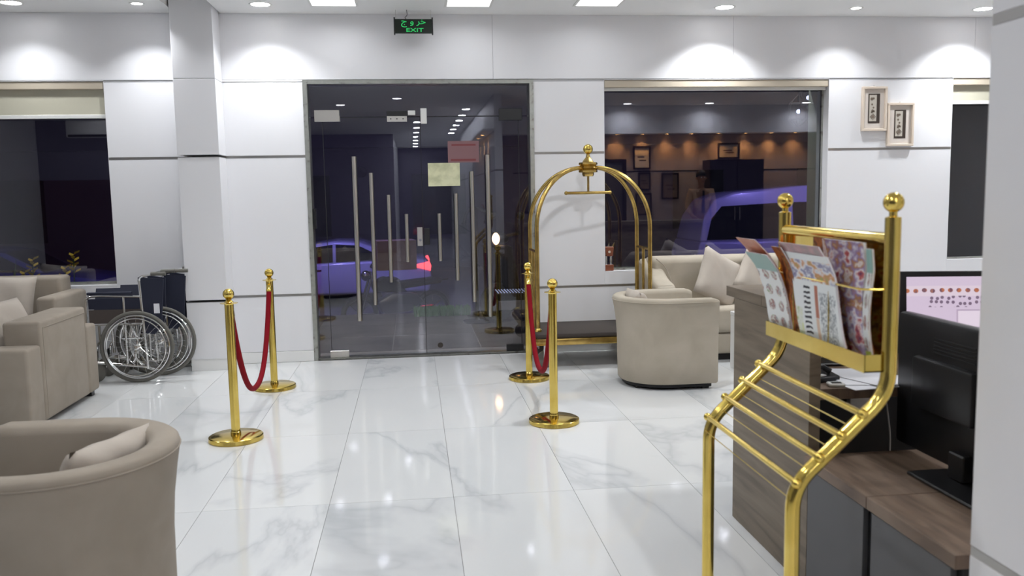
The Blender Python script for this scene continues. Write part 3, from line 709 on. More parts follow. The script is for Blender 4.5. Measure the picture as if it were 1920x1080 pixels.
# ------------------------------------------------------------------ barrel armchairs
def barrel_chair(label, loc, rz, m='beige', H=.69):
    t = thing('barrel_armchair', label, 'armchair', loc, rz)
    r = .335; L = .335
    path = []
    for k in range(9): path.append(((L-.0)*(1-k/9), r, 0, 1))
    for k in range(0, 33): a = PI/2+PI*k/32; path.append((r*math.cos(a), r*math.sin(a), math.cos(a), math.sin(a)))
    for k in range(1, 10): path.append((L*k/9, -r, 0, -1))
    prof = [(-.015, .045), (-.004, .06), (0, .20), (.002, .38), (.010, .50), (.024, .60), (.036, H-.03), (.034, H-.010), (.022, H), (-.035, H), (-.058, H-.010), (-.066, H-.035), (-.068, .50), (-.078, .36), (-.08, .20)]
    mb = MB(); rows = []
    for i, (x, y, nx, ny) in enumerate(path):
        e = min(i, len(path)-1-i); sh = 0
        row = []
        for o_, z in prof:
            mid = -.022; q = o_
            if e == 0: q = mid+(o_-mid)*.80; z = z-(.012 if z > .5 else 0)
            row.append(mb.bm.verts.new((x+nx*q, y+ny*q, z)))
        rows.append(row)
    for a, b2 in zip(rows, rows[1:]):
        for k in range(len(prof)-1): mb.bm.faces.new((a[k], a[k+1], b2[k+1], b2[k]))
        mb.bm.faces.new((a[-1], a[0], b2[0], b2[-1]))
    for row, s in ((rows[0], 1), (rows[-1], 1)):
        cap = [mb.bm.verts.new((v.co.x+.012, v.co.y+(-.022 if False else 0), v.co.z)) for v in row]
        cy = sum(v.co.y for v in row)/len(row)
        for v in cap: v.co.y = cy+(v.co.y-cy)*.8; v.co.z = .36+(v.co.z-.36)*.975
        for k in range(len(row)): mb.bm.faces.new((row[k], row[(k+1) % len(row)], cap[(k+1) % len(row)], cap[k]))
        mb.bm.faces.new(cap)
    mb.build('shell', M[m], t, 50)
    def dshape(rr, xf, n=20): return [(xf, rr)]+[(rr*math.cos(PI/2+PI*k/n), rr*math.sin(PI/2+PI*k/n)) for k in range(n+1)]+[(xf, -rr)]
    MB().prism(dshape(.255, L-.005), .05, .30, 'z').build('seat_base', M[m], t)
    MB().prism(dshape(.250, L+.005), .302, .43, 'z', .03, 3).build('seat_cushion', M[m], t, 50)
    MB().prism(dshape(.30, L-.03), .018, .052, 'z').build('base_board', M['matte_black'], t)
    for x, y in ((-.22, .15), (-.22, -.15), (.27, .25), (.27, -.25)): MB().box(x-.025, x+.025, y-.025, y+.025, 0, .02).build('foot', M['black'], t, 0)
    pp = MB(); P_ = []
    for (x, y, nx, ny) in path: P_.append((x+nx*.037, y+ny*.037, H-.028))
    pp.tube(P_, .0028, 6).build('piping', M[m], t)
    return t
barrel_chair('beige barrel armchair with its back beside the luggage cart', (1.885, 6.435, 0), 0, 'beige')
barrel_chair('beige barrel armchair, colour darkened for shade, close to camera at lower left', (-1.165, 2.86, 0), PI, 'taupe', .70)
pillow('beige pillow lying inside the nearest barrel armchair', (-1.03, 2.85, .575), (R(15), R(4), R(78)), .46, .31, .12)
pillow('beige pillow sunk in the barrel armchair beside luggage cart', (1.715, 6.42, .585), (R(-18), R(0), R(90)), .40, .30, .12)

# ------------------------------------------------------------------ sofas
def seat_pad(x0, x1, y0, y1, z0, z1, m, par, name='seat_cushion', bev=.035): return MB().box(x0, x1, y0, y1, z0, z1, bev, 3).build(name, M[m], par, 50)
sf = thing('sofa', 'beige sofa under the right-hand window behind the barrel chair', 'sofa', (3.05, 7.45, 0))
MB().box(-.93, .95, .10, .36, .20, .885, .06, 4).build('backrest', M['beige'], sf, 50)
seat_pad(-.76, .80, -.33, .12, .245, .465, 'beige', sf); MB().box(-.80, .83, -.31, .30, .06, .243, .02, 2).build('base', M['beige'], sf, 50)
for s in (-1, 1):
    xa, xb = (-.985, -.80) if s < 0 else (.83, 1.01)
    MB().prism([(-.28, .06), (-.30, .60), (-.28, .66), (-.22, .685), (-.05, .72), (.14, .80), (.30, .865), (.365, .86), (.365, .06)], xa, xb, 'x', .045, 3).build('armrest', M['beige'], sf, 50)
MB().box(-.88, .92, -.27, .32, 0, .06).build('plinth', M['matte_black'], sf, 0)
MB().tube(fillet([(-.88, .10, .875), (-.80, .06, .80), (-.78, -.02, .70), (-.775, -.1, .62)], .08), .004, 6).build('piping', M['taupe'], sf)
pillow('left beige pillow tilted on its corner on right sofa', (2.69, 7.37, .70), (R(-14), R(28), R(16)), .46, .46, .13)
pillow('right beige pillow tilted against the right sofa back', (3.07, 7.45, .69), (R(-14), R(34), R(14)), .42, .42, .13)

ac = thing('armchair', 'boxy taupe armchair seen from behind at far left', 'armchair', (-2.45, 6.3, 0))
MB().box(-.24, 0, -.40, .39, .04, .705, .022, 3).build('backrest', M['taupe'], ac, 50)
MB().box(-1.0, -.001, -.62, -.405, .04, .555, .022, 3).build('armrest', M['taupe'], ac, 50)
MB().box(-1.0, -.001, .395, .585, .04, .555, .022, 3).build('armrest', M['taupe'], ac, 50)
MB().box(-.98, -.24, -.40, .39, .06, .28, .02, 2).build('base', M['taupe'], ac, 50)
seat_pad(-1.0, -.245, -.395, .385, .285, .44, 'taupe', ac)
mb = MB()
for y in (-.37, .36): mb.tube([(.001, y, .06), (.001, y, .66)], .003, 6)
mb.tube([(.001, -.37, .66), (.001, .36, .66)], .003, 6).build('seam', M['taupe'], ac)
for x in (-.92, -.06):
    for y in (-.54, .51): MB().box(x-.03, x+.03, y-.03, y+.03, 0, .04).build('foot', M['black'], ac, 0)
pillow('beige pillow leaning inside boxy armchair at far left', (-2.80, 6.20, .62), (R(-24), R(0), R(78)), .52, .42, .15)
s2 = thing('sofa', 'taupe sofa under the left window behind boxy armchair', 'sofa', (-3.98, 7.40, 0))
MB().box(-1.1, 1.02, .17, .42, .20, .86, .03, 3).build('backrest', M['taupe'], s2, 50)
seat_pad(-.98, .93, -.28, .19, .245, .45, 'taupe', s2); MB().box(-1.0, .96, -.26, .36, .06, .243, .02, 2).build('base', M['taupe'], s2, 50)
for xa, xb in ((-1.16, -.99), (1.0, 1.15)): MB().box(xa, xb, -.28, .40, .06, .735, .03, 3).build('armrest', M['taupe'], s2, 50)
MB().box(-1.0, 1.0, -.22, .32, 0, .06).build('plinth', M['matte_black'], s2, 0)
pillow('beige pillow standing on the left window sofa at frame edge', (-3.32, 7.36, .67), (R(-14), R(4), R(8)), .46, .46, .14)
ct = thing('coffee_table', 'white box coffee table mostly hidden behind the wooden desk end', 'table', (2.865, 6.62, 0))
MB().box(-.25, .40, -.26, .26, .44, .475, .004, 1).build('table_top', M['white'], ct, 0)
for x in (-.235, .385): MB().box(x-.015, x+.015, -.25, .25, 0, .44).build('side_panel', M['white'], ct, 0)

# ------------------------------------------------------------------ wheelchairs (folded)
def wheel(par, y, R_=.295, name='drive_wheel', side=-1):
    w_ = MB(); n = 48
    w_.tube([(R_*.955*math.cos(2*PI*k/n), y, R_+R_*.955*math.sin(2*PI*k/n)) for k in range(n)], .0145, 10, closed=True)
    wo = w_.build(name, M['rubber'], par)
    r1 = R_*.87
    MB().tube([(r1*math.cos(2*PI*k/n), y, R_+r1*math.sin(2*PI*k/n)) for k in range(n)], .008, 8, closed=True).build('rim', M['chrome'], wo)
    sp = MB()
    for k in range(24):
        a = 2*PI*k/24; b = a+(.45 if k % 2 else -.45)
        sp.tube([(.018*math.cos(b), y+(.016 if k % 2 else -.016), R_+.018*math.sin(b)), (r1*math.cos(a), y, R_+r1*math.sin(a))], .0013, 4)
    sp.build('spokes', M['chrome'], wo)
    r2 = R_*.80
    MB().tube([(r2*math.cos(2*PI*k/n), y+side*.03, R_+r2*math.sin(2*PI*k/n)) for k in range(n)], .006, 8, closed=True).build('push_rim', M['chrome'], wo)
    MB().lathe([(0, -.025), (.012, -.025), (.022, -.018), (.012, -.01), (.012, .01), (.022, .018), (.012, .025), (0, .025)], (0, y, R_), 16, 'y').build('wheel_hub', M['chrome'], wo)
def wheelchair(label, loc, rz):
    t = thing('wheelchair', label, 'wheelchair', loc, rz)
    W = .17
    wheel(t, -W, side=-1); wheel(t, W, side=1)
    for s in (-1, 1):
        y = s*(W-.045)
        f = MB()
        f.tube(fillet([(.06, y, .10), (.045, y, .50), (.03, y, .86), (.16, y, .885), (.20, y, .885)], .04), .011, 10)
        f.tube(fillet([(.045, y, .70), (-.30, y, .715), (-.395, y, .71), (-.405, y, .45), (-.40, y, .20)], .06), .011, 10)
        f.tube([(-.40, y, .48), (.045, y, .48)], .011, 10); f.tube([(-.40, y, .17), (.06, y, .12)], .011, 10)
        f.tube([(-.10, y, .70), (-.10, y, .15)], .010, 10); f.tube([(-.13, y, .36), (.05, y, .36)], .008, 8)
        f.tube(fillet([(-.40, y, .30), (-.43, y, .27), (-.445, y, .10)], .03), .010, 8)
        fr = f.build('frame_tube', M['chrome'], t)
        MB().box(-.385, -.03, y-.018, y+.018, .722, .745, .008, 2).build('armrest_pad', M['navy'], t)
        MB().box(-.38, .03, y-.003, y+.003, .485, .60).build('side_panel', M['brown_panel'], t, 0)
        MB().box(-.38, .03, y-.004, y+.004, .605, .69).build('arm_panel', M['navy'], t, 0)
        MB().tube([(.13, y, .885), (.245, y, .885)], .016, 12).build('push_handle', M['rubber'], t)
        c = MB().lathe([(0, -.013), (.07, -.013), (.082, -.006), (.082, .006), (.07, .013), (0, .013)], (-.36, y, .083), 20, 'y').build('caster_wheel', M['rubber'], t)
        MB().tube([(-.36, y-.02, .083), (-.36, y-.02, .20)], .007, 8).tube([(-.36, y+.02, .083), (-.36, y+.02, .20)], .007, 8).build('caster_fork', M['chrome'], c)
        MB().box(-.456, -.444, y-.03, y+.03, .10, .24, .004, 1).build('footplate', M['black'], t)
    # folded back and seat fabric
    b = MB(); b.prism([(.035, .40), (.02, .86), (.225, .84), (.19, .46), (.13, .385)], -W+.050, -W+.062, 'y', .004, 1)
    b.prism([(.035, .40), (.02, .86), (.17, .83), (.15, .45)], W-.062, W-.050, 'y', .004, 1); bo = b.build('backrest', M['navy'], t)
    MB().box(.135, .18, -W+.047, -W+.0498, .56, .64).build('tag', M['paper'], bo, 0)
    MB().prism([(-W+.06, .50), (0, .765), (W-.06, .50), (0, .74)], -.36, .0, 'x').build('seat', M['navy'], t)
    MB().tube([(-.05, -W+.045, .16), (-.05, W-.045, .47)], .009, 8).tube([(-.05, W-.045, .16), (-.05, -W+.045, .47)], .009, 8).build('cross_brace', M['chrome'], t)
    return t
w1 = wheelchair('front folded navy wheelchair with white tag, beside boxy armchair', (-2.262, 7.41, 0), R(-2))
w2 = dup(w1, (-2.15, 7.665, 0), R(-2), 'rear folded navy wheelchair squeezed between front one and wall')
for b_ in w2.children:
    for c_ in list(b_.children):
        if c_.name.startswith('tag'): bpy.data.objects.remove(c_)

# ------------------------------------------------------------------ magazine rack
rk = thing('magazine_rack', 'brass tube newspaper rack in foreground beside reception desk', 'rack', (1.2, 2.36, 0))
YN, YF = -.315, .320
for y in (YN, YF):
    p = fillet([(-.251, y, .0), (-.251, y, .722), (0.0, y, .958), (0, y, 1.405)], .06, 8)
    MB().tube(p, .0195, 18).build('upright', M['gold'], rk)
    MB().lathe([(.0195, 1.400), (.0195, 1.408), (.010, 1.411), (.010, 1.425), (0, 1.428)], (0, y, 0), 20).build('neck', M['gold'], rk)
    MB().ball((0, y, 1.445), .0255, 28).build('finial', M['gold'], rk)
    MB().lathe([(0, 0), (.026, 0), (.026, .02), (.0195, .022)], (-.251, y, 0), 20).build('foot', M['black'], rk)
MB().tube([(0, YN, 1.352), (0, YF, 1.352)], .0165, 16).build('crossbar', M['gold'], rk)
for (x, z) in ((-.062, .905), (-.118, .852), (-.176, .797), (-.235, .732)):
    b = MB(); b.tube([(x-.012, YN-.005, z+.003), (x-.012, YF+.012, z+.003)], .0088, 12)
    b.ball((x-.012, YF+.022, z+.003), .0135, 14).ball((x-.012, YN-.012, z+.003), .0135, 14)
    for y in (YN, YF): b.tube([(x-.012, y, z+.003), (x+.010, y, z-.012)], .010, 10)
    b.build('newspaper_rod', M['gold'], rk)
    MB().tube([(x-.030, YN, z-.035), (x-.030, YF, z-.035)], .0013, 6).build('wire', M['gold'], rk)
MB().box(.008, .012, YN+.018, YF-.018, 1.02, 1.345).build('back_plate', M['gold'], rk, 0)
tr = MB(); ty0, ty1 = YN+.0, YF-.02
tr.box(-.066, .0, ty0, ty1, 1.012, 1.016).box(-.068, -.064, ty0, ty1, 1.012, 1.058).box(-.066, .0, ty0, ty0+.004, 1.012, 1.058).box(-.066, .0, ty1-.004, ty1, 1.012, 1.058)
tr.build('tray', M['gold'], rk, 0)
MB().tube(fillet([(0, YF, 1.225), (-.068, YF-.02, 1.225), (-.068, YN+.02, 1.225), (0, YN, 1.225)], .02), .003, 8).build('retaining_wire', M['gold'], rk)
for y in (-.12, .1): MB().tube([(-.066, y, 1.05), (-.068, y, 1.225)], .002, 6).build('wire', M['gold'], rk)

def magazine(label, y0, y1, xb, h, curl, mcover, mpage, thick=.006, lean=0, yshift=0):
    """curled page block standing in the tray: xb = x at the bottom, curl = how far the top bends toward the lobby (-x)"""
    t = thing('magazine', label, 'magazine', (1.2, 2.36, 1.0165), 0, None)
    n = 12
    def surf(off, mm, name, i0=0, i1=n):
        mb = MB(); A = []; 
        for side in (0, 1):
            rows = []
            for i in range(i0, i1+1):
                u = i/n; z = h*u*(1-.08*abs(curl)*u*4); x = xb-.035*math.sin(PI*min(1, u*1.25))*.5-curl*max(0, u-.35)**1.6*2.0
                x += (off if side == 0 else off+(.0012 if name != 'pages' else thick))
                ya = y0+yshift*u; yb = y1+yshift*u
                rows.append([mb.bm.verts.new((x+.010*math.sin(PI*j/6)*(1-u), ya+(yb-ya)*j/6, z)) for j in range(7)])
            A.append(rows)
        for rows in A:
            for a, b in zip(rows, rows[1:]):
                for j in range(6): mb.bm.faces.new((a[j], a[j+1], b[j+1], b[j]))
        f, k = A
        for i in range(len(f)-1):
            mb.bm.faces.new((f[i][0], f[i+1][0], k[i+1][0], k[i][0])); mb.bm.faces.new((f[i][6], f[i+1][6], k[i+1][6], k[i][6]))
        for j in range(6):
            mb.bm.faces.new((f[0][j], f[0][j+1], k[0][j+1], k[0][j])); mb.bm.faces.new((f[-1][j], f[-1][j+1], k[-1][j+1], k[-1][j]))
        return mb.build(name, M[mm], t, 60)
    surf(-.0014, mpage, 'front_page'); surf(0, 'paper', 'pages'); surf(thick+.0002, mcover, 'cover')
    return t
mg = magazine('curled white catalogue of round product pictures, leftmost in the rack', .13, .292, -.047, .275, .085, 'mag_red', 'mag_white', yshift=.03)
magazine('red-orange leaflet standing behind leftmost catalogue in rack', .15, .300, -.034, .325, .12, 'mag_red', 'mag_red', .003, yshift=.045)
magazine('large curled white newspaper with tall lettering, in rack centre', -.20, .065, -.047, .285, .045, 'mag_brown', 'mag_text', yshift=.05)
magazine('grey-pink magazine curling behind the white newspaper in rack', -.17, .09, -.034, .315, .07, 'mag_brown', 'mag_grey', .004, yshift=.045)
magazine('dark red booklet between catalogue and newspaper in rack', .065, .13, -.040, .30, .07, 'mag_brown', 'mag_brown', .004, yshift=.04)
magazine('upright multicoloured photo magazine at right of the rack', -.255, -.03, -.020, .325, .015, 'mag_mix', 'mag_mix', .008, yshift=.02)
magazine('dark brown and orange food magazine at back of rack', -.15, .10, -.008, .345, .0, 'mag_brown', 'mag_brown', .005)
magazine('thin white and brown magazine nearest the right rack post', -.285, -.258, -.022, .31, .01, 'mag_brown', 'mag_white', .005, yshift=.01)
# tall letters and photos printed on the newspaper (flat print)
# ------------------------------------------------------------------ reception desk
dk = thing('reception_desk', 'grey oak reception desk with raised ledge at right', 'desk', (1.41, 3.3, 0))
MB().box(0, .043, -.38, .36, 0, 1.005, .001, 1).build('end_panel', M['oak_grey'], dk, 0)
MB().box(0, 2.9, .06, .46, 1.006, 1.05, .0015, 1).box(0, .043, -.38, .059, 1.006, 1.05, .0015, 1).build('ledge', M['oak_grey'], dk, 0)
MB().box(.044, 2.88, .30, .34, 0, 1.005).build('front_panel', M['white'], dk, 0)
MB().box(.044, 2.9, .341, .36, 0, 1.005).build('front_cladding', M['oak_grey'], dk, 0)
MB().box(.044, 2.88, .28, .299, 0, .70).build('modesty_panel', M['matte_black'], dk, 0)
MB().box(.044, 2.88, -.35, .28, .708, .750, .0015, 1).build('work_surface', M['oak_warm'], dk, 0)
# low cabinets
for k, (ya, yb) in enumerate(((2.485, 2.908), (2.035, 2.470))):
    cb = thing('cabinet', ['low grey cabinet with oak top butting against the desk end', 'low grey cabinet with oak top nearest the side wall'][k], 'cabinet', (1.40, ya, 0)); d = yb-ya
    MB().box(.02, .60, 0, d, .0, .474).build('carcass', M['matte_black'], cb, 0)
    MB().box(-.008, .62, -.006, d+.006, .475, .515, .0015, 1).build('cabinet_top', M['oak_warm'], cb, 0)
    MB().box(0, .019, .022, d-.012, .04, .470, .001, 1).build('cabinet_door', M['grey_door'], cb, 0)

mn = thing('monitor', 'lit computer monitor showing pale lilac desktop on the desk', 'monitor', (2.17, 3.06, .7505), R(-12))
MB().box(-.30, .30, -.012, .03, .08, .405, .006, 2, Matrix.Rotation(R(-6), 4, 'X')).build('casing', M['black'], mn)
MB().box(-.275, .275, -.0140, -.0125, .105, .383, 0, 1, Matrix.Rotation(R(-6), 4, 'X')).build('screen', M['screen'], mn, 0)
MB().box(-.03, .03, .055, .075, .01, .22).box(-.11, .11, -.03, .13, 0, .012, .004, 1).build('stand', M['black'], mn)
mn2 = thing('monitor', 'large black monitor seen from behind on low oak cabinet', 'monitor', (1.76, 2.60, .5155), R(0))
MB().box(0, .045, -.30, .345, .03, .515, .012, 2).build('casing', M['black'], mn2)
MB().box(-.035, .0, -.13, .20, .20, .38, .012, 2).build('rear_hump', M['black'], mn2)
g_ = MB()
for k in range(5): g_.box(-.003, .001, -.10+k*.0, .12, .40+k*.012, .405+k*.012)
g_.build('vent_slot', M['matte_black'], mn2, 0)
MB().box(-.125, .09, -.33, .06, 0, .012, .004, 1).build('foot_plate', M['black'], mn2); MB().box(-.03, .02, -.10, -.02, .012, .10, .004, 1).build('neck', M['black'], mn2)
# small things on the desk
for k, (x, y, r_) in enumerate(((1.66, 3.06, 8), (1.70, 3.10, -12), (1.735, 3.08, 20))):
    o = MB().box(-.105, .105, -.148, .148, 0, .0025).build('paper_sheet', M['paper'], None, 0)
    o.location = (x, y, .7503+k*.0032); o.rotation_euler = (0, 0, R(r_)); tag(o, ['white paper at the bottom of the pile on desk', 'white paper in the middle of the pile on desk', 'white paper topmost of the pile on desk'][k], 'paper', 'papers piled on the reception desk')
o = thing('clipboard', 'dark clipboard lying behind the papers on desk', 'clipboard', (1.72, 3.40, .7505), R(-6))
MB().box(-.14, .14, -.08, .08, 0, .012, .003, 1).build('board', M['black'], o, 0); MB().box(-.03, .03, .05, .075, .012, .02, .002, 1).build('clip', M['steel'], o, 0)
o = thing('desk_telephone', 'small black desk telephone at the desk end beside papers', 'telephone', (1.515, 3.08, .7505), R(15))
MB().prism([(-.04, 0), (.04, 0), (.04, .035), (-.04, .02)], -.08, .08, 'x', .004, 1).build('body', M['black'], o)
MB().tube([(-.05, -.025, .035), (-.03, 0, .052), (.03, 0, .052), (.05, -.02, .035)], .011, 8).build('handset', M['matte_black'], o)
MB().box(-.03, .02, -.033, -.012, .0235, .0275).build('keypad', M['soft_white'], o, 0)
o = thing('card_reader', 'small white card reader lying before the desk telephone', 'card reader', (1.545, 2.985, .7505), R(-10))
MB().box(-.03, .03, -.022, .022, 0, .013, .004, 1).build('body', M['soft_white'], o); MB().box(-.018, .018, -.014, .008, .013, .0145).build('display', M['black'], o, 0)
o = thing('power_strip', 'white power adaptor with cable in the shadow under desk', 'adaptor', (1.95, 3.56, .50))
MB().box(-.05, .05, -.022, .018, 0, .13, .008, 2).build('body', M['soft_white'], o)
MB().tube(fillet([(.04, -.02, .1), (.10, -.05, .06), (.12, -.06, -.1), (.125, -.06, -.49)], .04), .004, 6).build('cable', M['soft_white'], o)

# sill ornament
o = thing('ornament', 'small reddish wooden ornament on the sill, left window corner', 'ornament', (1.822, 7.935, .743))
MB().box(-.042, .042, -.03, .03, 0, .058, .004, 1).build('base', M['carved_wood'], o)
for x in (-.022, .022): MB().lathe([(.012, .058), (.009, .07), (.012, .10), (.009, .13), (.012, .138)], (x, 0, 0), 12).build('column', M['chrome'], o)
MB().prism([(-.032, .138), (.036, .138), (.045, .225), (-.038, .225)], -.03, .03, 'y', .004, 1).build('pot', M['carved_wood'], o)
MB().lathe([(0, 0), (.012, 0), (.008, .004), (0, .005)], (0, -.036, .18), 12, 'y').build('medallion', M['frame_cream'], o)
for dx in (-.035, .0, .035): MB().prism([(dx-.010, .225), (dx+.010, .225), (dx*1.5+.004, .268)], -.004, .004, 'y').build('leaf', M['chrome'], o)

# ------------------------------------------------------------------ the receptionist (seen reflected in the window)
def person():
    t = thing('person', 'standing person in pale peach shirt and dark tie behind reception', 'person', (5.36, .36, 0), PI)
    def skin(name, J, E_, m, lv=2, par=t):
        me = bpy.data.meshes.new(name); me.from_pydata([j[:3] for j in J], E_, []); o = bpy.data.objects.new(name, me); C.objects.link(o)
        sm = o.modifiers.new('s', 'SKIN'); sd = o.modifiers.new('d', 'SUBSURF'); sd.levels = lv; sd.render_levels = lv
        for i, j in enumerate(J):
            sv = me.skin_vertices[0].data[i]; sv.radius = (j[3], j[4] if len(j) > 4 else j[3])
        me.skin_vertices[0].data[0].use_root = True
        dg = bpy.context.evaluated_depsgraph_get(); m2 = bpy.data.meshes.new_from_object(o.evaluated_get(dg)); bpy.data.objects.remove(o)
        o = bpy.data.objects.new(name, m2); C.objects.link(o); m2.materials.clear(); m2.materials.append(m); o.parent = par
        for p in m2.polygons: p.use_smooth = True
        return o
    # body in skin: head, neck, hands, torso, legs as one surface (front is -y locally, turned by pi)
    J = [(0, 0, 1.0, .15, .10), (0, 0, 1.2, .14, .10), (0, .01, 1.42, .16, .09), (0, .01, 1.52, .055), (0, 0, 1.60, .055), (0, -.01, 1.68, .085, .10), (0, 0, 1.78, .07, .085),
         (-.19, .01, 1.46, .06), (-.25, .02, 1.18, .045), (-.20, -.10, 1.0, .035), (-.16, -.16, .98, .03),
         (.19, .01, 1.46, .06), (.25, .02, 1.18, .045), (.20, -.10, 1.0, .035), (.16, -.16, .98, .03),
         (-.10, 0, .88, .09), (-.11, -.01, .50, .065), (-.11, .02, .10, .045), (-.11, -.10, .04, .04),
         (.10, 0, .88, .09), (.11, -.01, .50, .065), (.11, .02, .10, .045), (.11, -.10, .04, .04)]
    E_ = [(0, 1), (1, 2), (2, 3), (3, 4), (4, 5), (5, 6), (2, 7), (7, 8), (8, 9), (9, 10), (2, 11), (11, 12), (12, 13), (13, 14), (0, 15), (15, 16), (16, 17), (17, 18), (0, 19), (19, 20), (20, 21), (21, 22)]
    skin('body', J, E_, M['skin'])
    S = [(0, 0, 1.0, .165, .115), (0, 0, 1.2, .155, .115), (0, .01, 1.42, .175, .105), (0, .01, 1.49, .08), (-.195, .01, 1.46, .075), (-.255, .02, 1.18, .058), (-.215, -.07, 1.03, .048), (.195, .01, 1.46, .075), (.255, .02, 1.18, .058), (.215, -.07, 1.03, .048)]
    skin('shirt', S, [(0, 1), (1, 2), (2, 3), (2, 4), (4, 5), (5, 6), (2, 7), (7, 8), (8, 9)], M['shirt'])
    T = [(0, 0, .98, .16, .12), (-.10, 0, .86, .105), (-.11, -.01, .50, .08), (-.11, .02, .09, .065), (.10, 0, .86, .105), (.11, -.01, .50, .08), (.11, .02, .09, .065)]
    skin('trousers', T, [(0, 1), (1, 2), (2, 3), (0, 4), (4, 5), (5, 6)], M['trousers'])
    MB().prism([(-.018, 1.47), (.018, 1.47), (.03, 1.08), (0, 1.04), (-.03, 1.08)], -.135, -.125, 'y').build('tie', M['trousers'], t)
    h = MB(); bmesh.ops.create_uvsphere(h.bm, u_segments=20, v_segments=14, radius=1)
    for v in list(h.bm.verts):
        if v.co.z < -.05 and v.co.y < .2: h.bm.verts.remove(v)
    for v in h.bm.verts: v.co = Vector((v.co.x*.092, v.co.y*.112+.012, 1.745+v.co.z*.115))
    h.build('hair', M['hair'], t)
    for s in (-1, 1):
        MB().sphere((s*.032, -.098, 1.715), .011).build('eye', M['soft_white'], t); e = MB().sphere((s*.086, .0, 1.70), .022).build('ear', M['skin'], t)
        for k in range(4):
            MB().tube([(s*(.165-.014*k), -.16, .975), (s*(.155-.014*k), -.20, .965-.004*k), (s*(.150-.014*k), -.215, .945)], [.009, .008, .006], 8).build('finger', M['skin'], t)
        MB().tube([(s*.19, -.14, .985), (s*.185, -.18, .995), (s*.175, -.20, .985)], [.010, .009, .007], 8).build('thumb', M['skin'], t)
        MB().prism([(-.045, .0), (.045, 0), (.05, .05), (-.045, .06)], 0, .001, 'y').bm.free()
        MB().box(s*.11-.05, s*.11+.05, -.19, .09, 0, .075, .03, 3).build('shoe', M['black'], t)
    MB().prism([(-.012, 1.70), (.012, 1.70), (.018, 1.67), (-.018, 1.67)], -.128, -.09, 'y', .004, 1).build('nose', M['skin'], t)
    MB().box(-.025, .025, -.112, -.10, 1.638, 1.648, .002, 1).build('mouth', M['paper_pink2'], t)
person()

# ------------------------------------------------------------------ outside
out = struct('terrace')
MB().box(-9, 12, 8.06, 11.0, -.30, -.020).box(DX0, DX1, 8.06, 8.31, -.020, -.012).build('terrace_slab', M['paving_joint'], out, 0)
pm = None
for i in range(14):
    for j in range(3):
        if pm: o = bpy.data.objects.new('paving_slab', pm); C.objects.link(o); o.parent = out
        else: o = MB().box(-.428, .428, -.4375, .4375, -.027, -.012, .001, 1).build('paving_slab', M['paving'], out, 0); pm = o.data
        o.location = (-5.0+i*.866, 8.77+j*.885, 0)
solid('street', M['asphalt'], (-30, 34, 11.0, 40, -.9, -.7))
solid('canopy', M['dark_wall'], (-9, 12, 8.30, 10.2, 3.3, 3.5))
for k, (x, y) in enumerate(TERR_FILL): downlight(x, y, .06, '%s added fill downlight from the left under the outside canopy' % ORD[k], z=3.30)
fb = thing('building', 'dark plastered building across the night street', 'building', (2, 26, -.7))
MB().box(-30, 30, 0, 6, 0, 9).build('wall', M['facade'], fb, 0)
for k in range(10):
    x = -18+k*4
    f = MB().box(x, x+1.6, -.05, .02, 1.0, 2.8).build('window', M['car_glass'], fb, 0); MB().box(x-.1, x+1.7, -.08, -.05, .9, 1.0).build('sill', M['facade'], f, 0)
MB().box(-30, 30, -.12, 0, 3.6, 3.9).build('cornice', M['facade'], fb, 0)

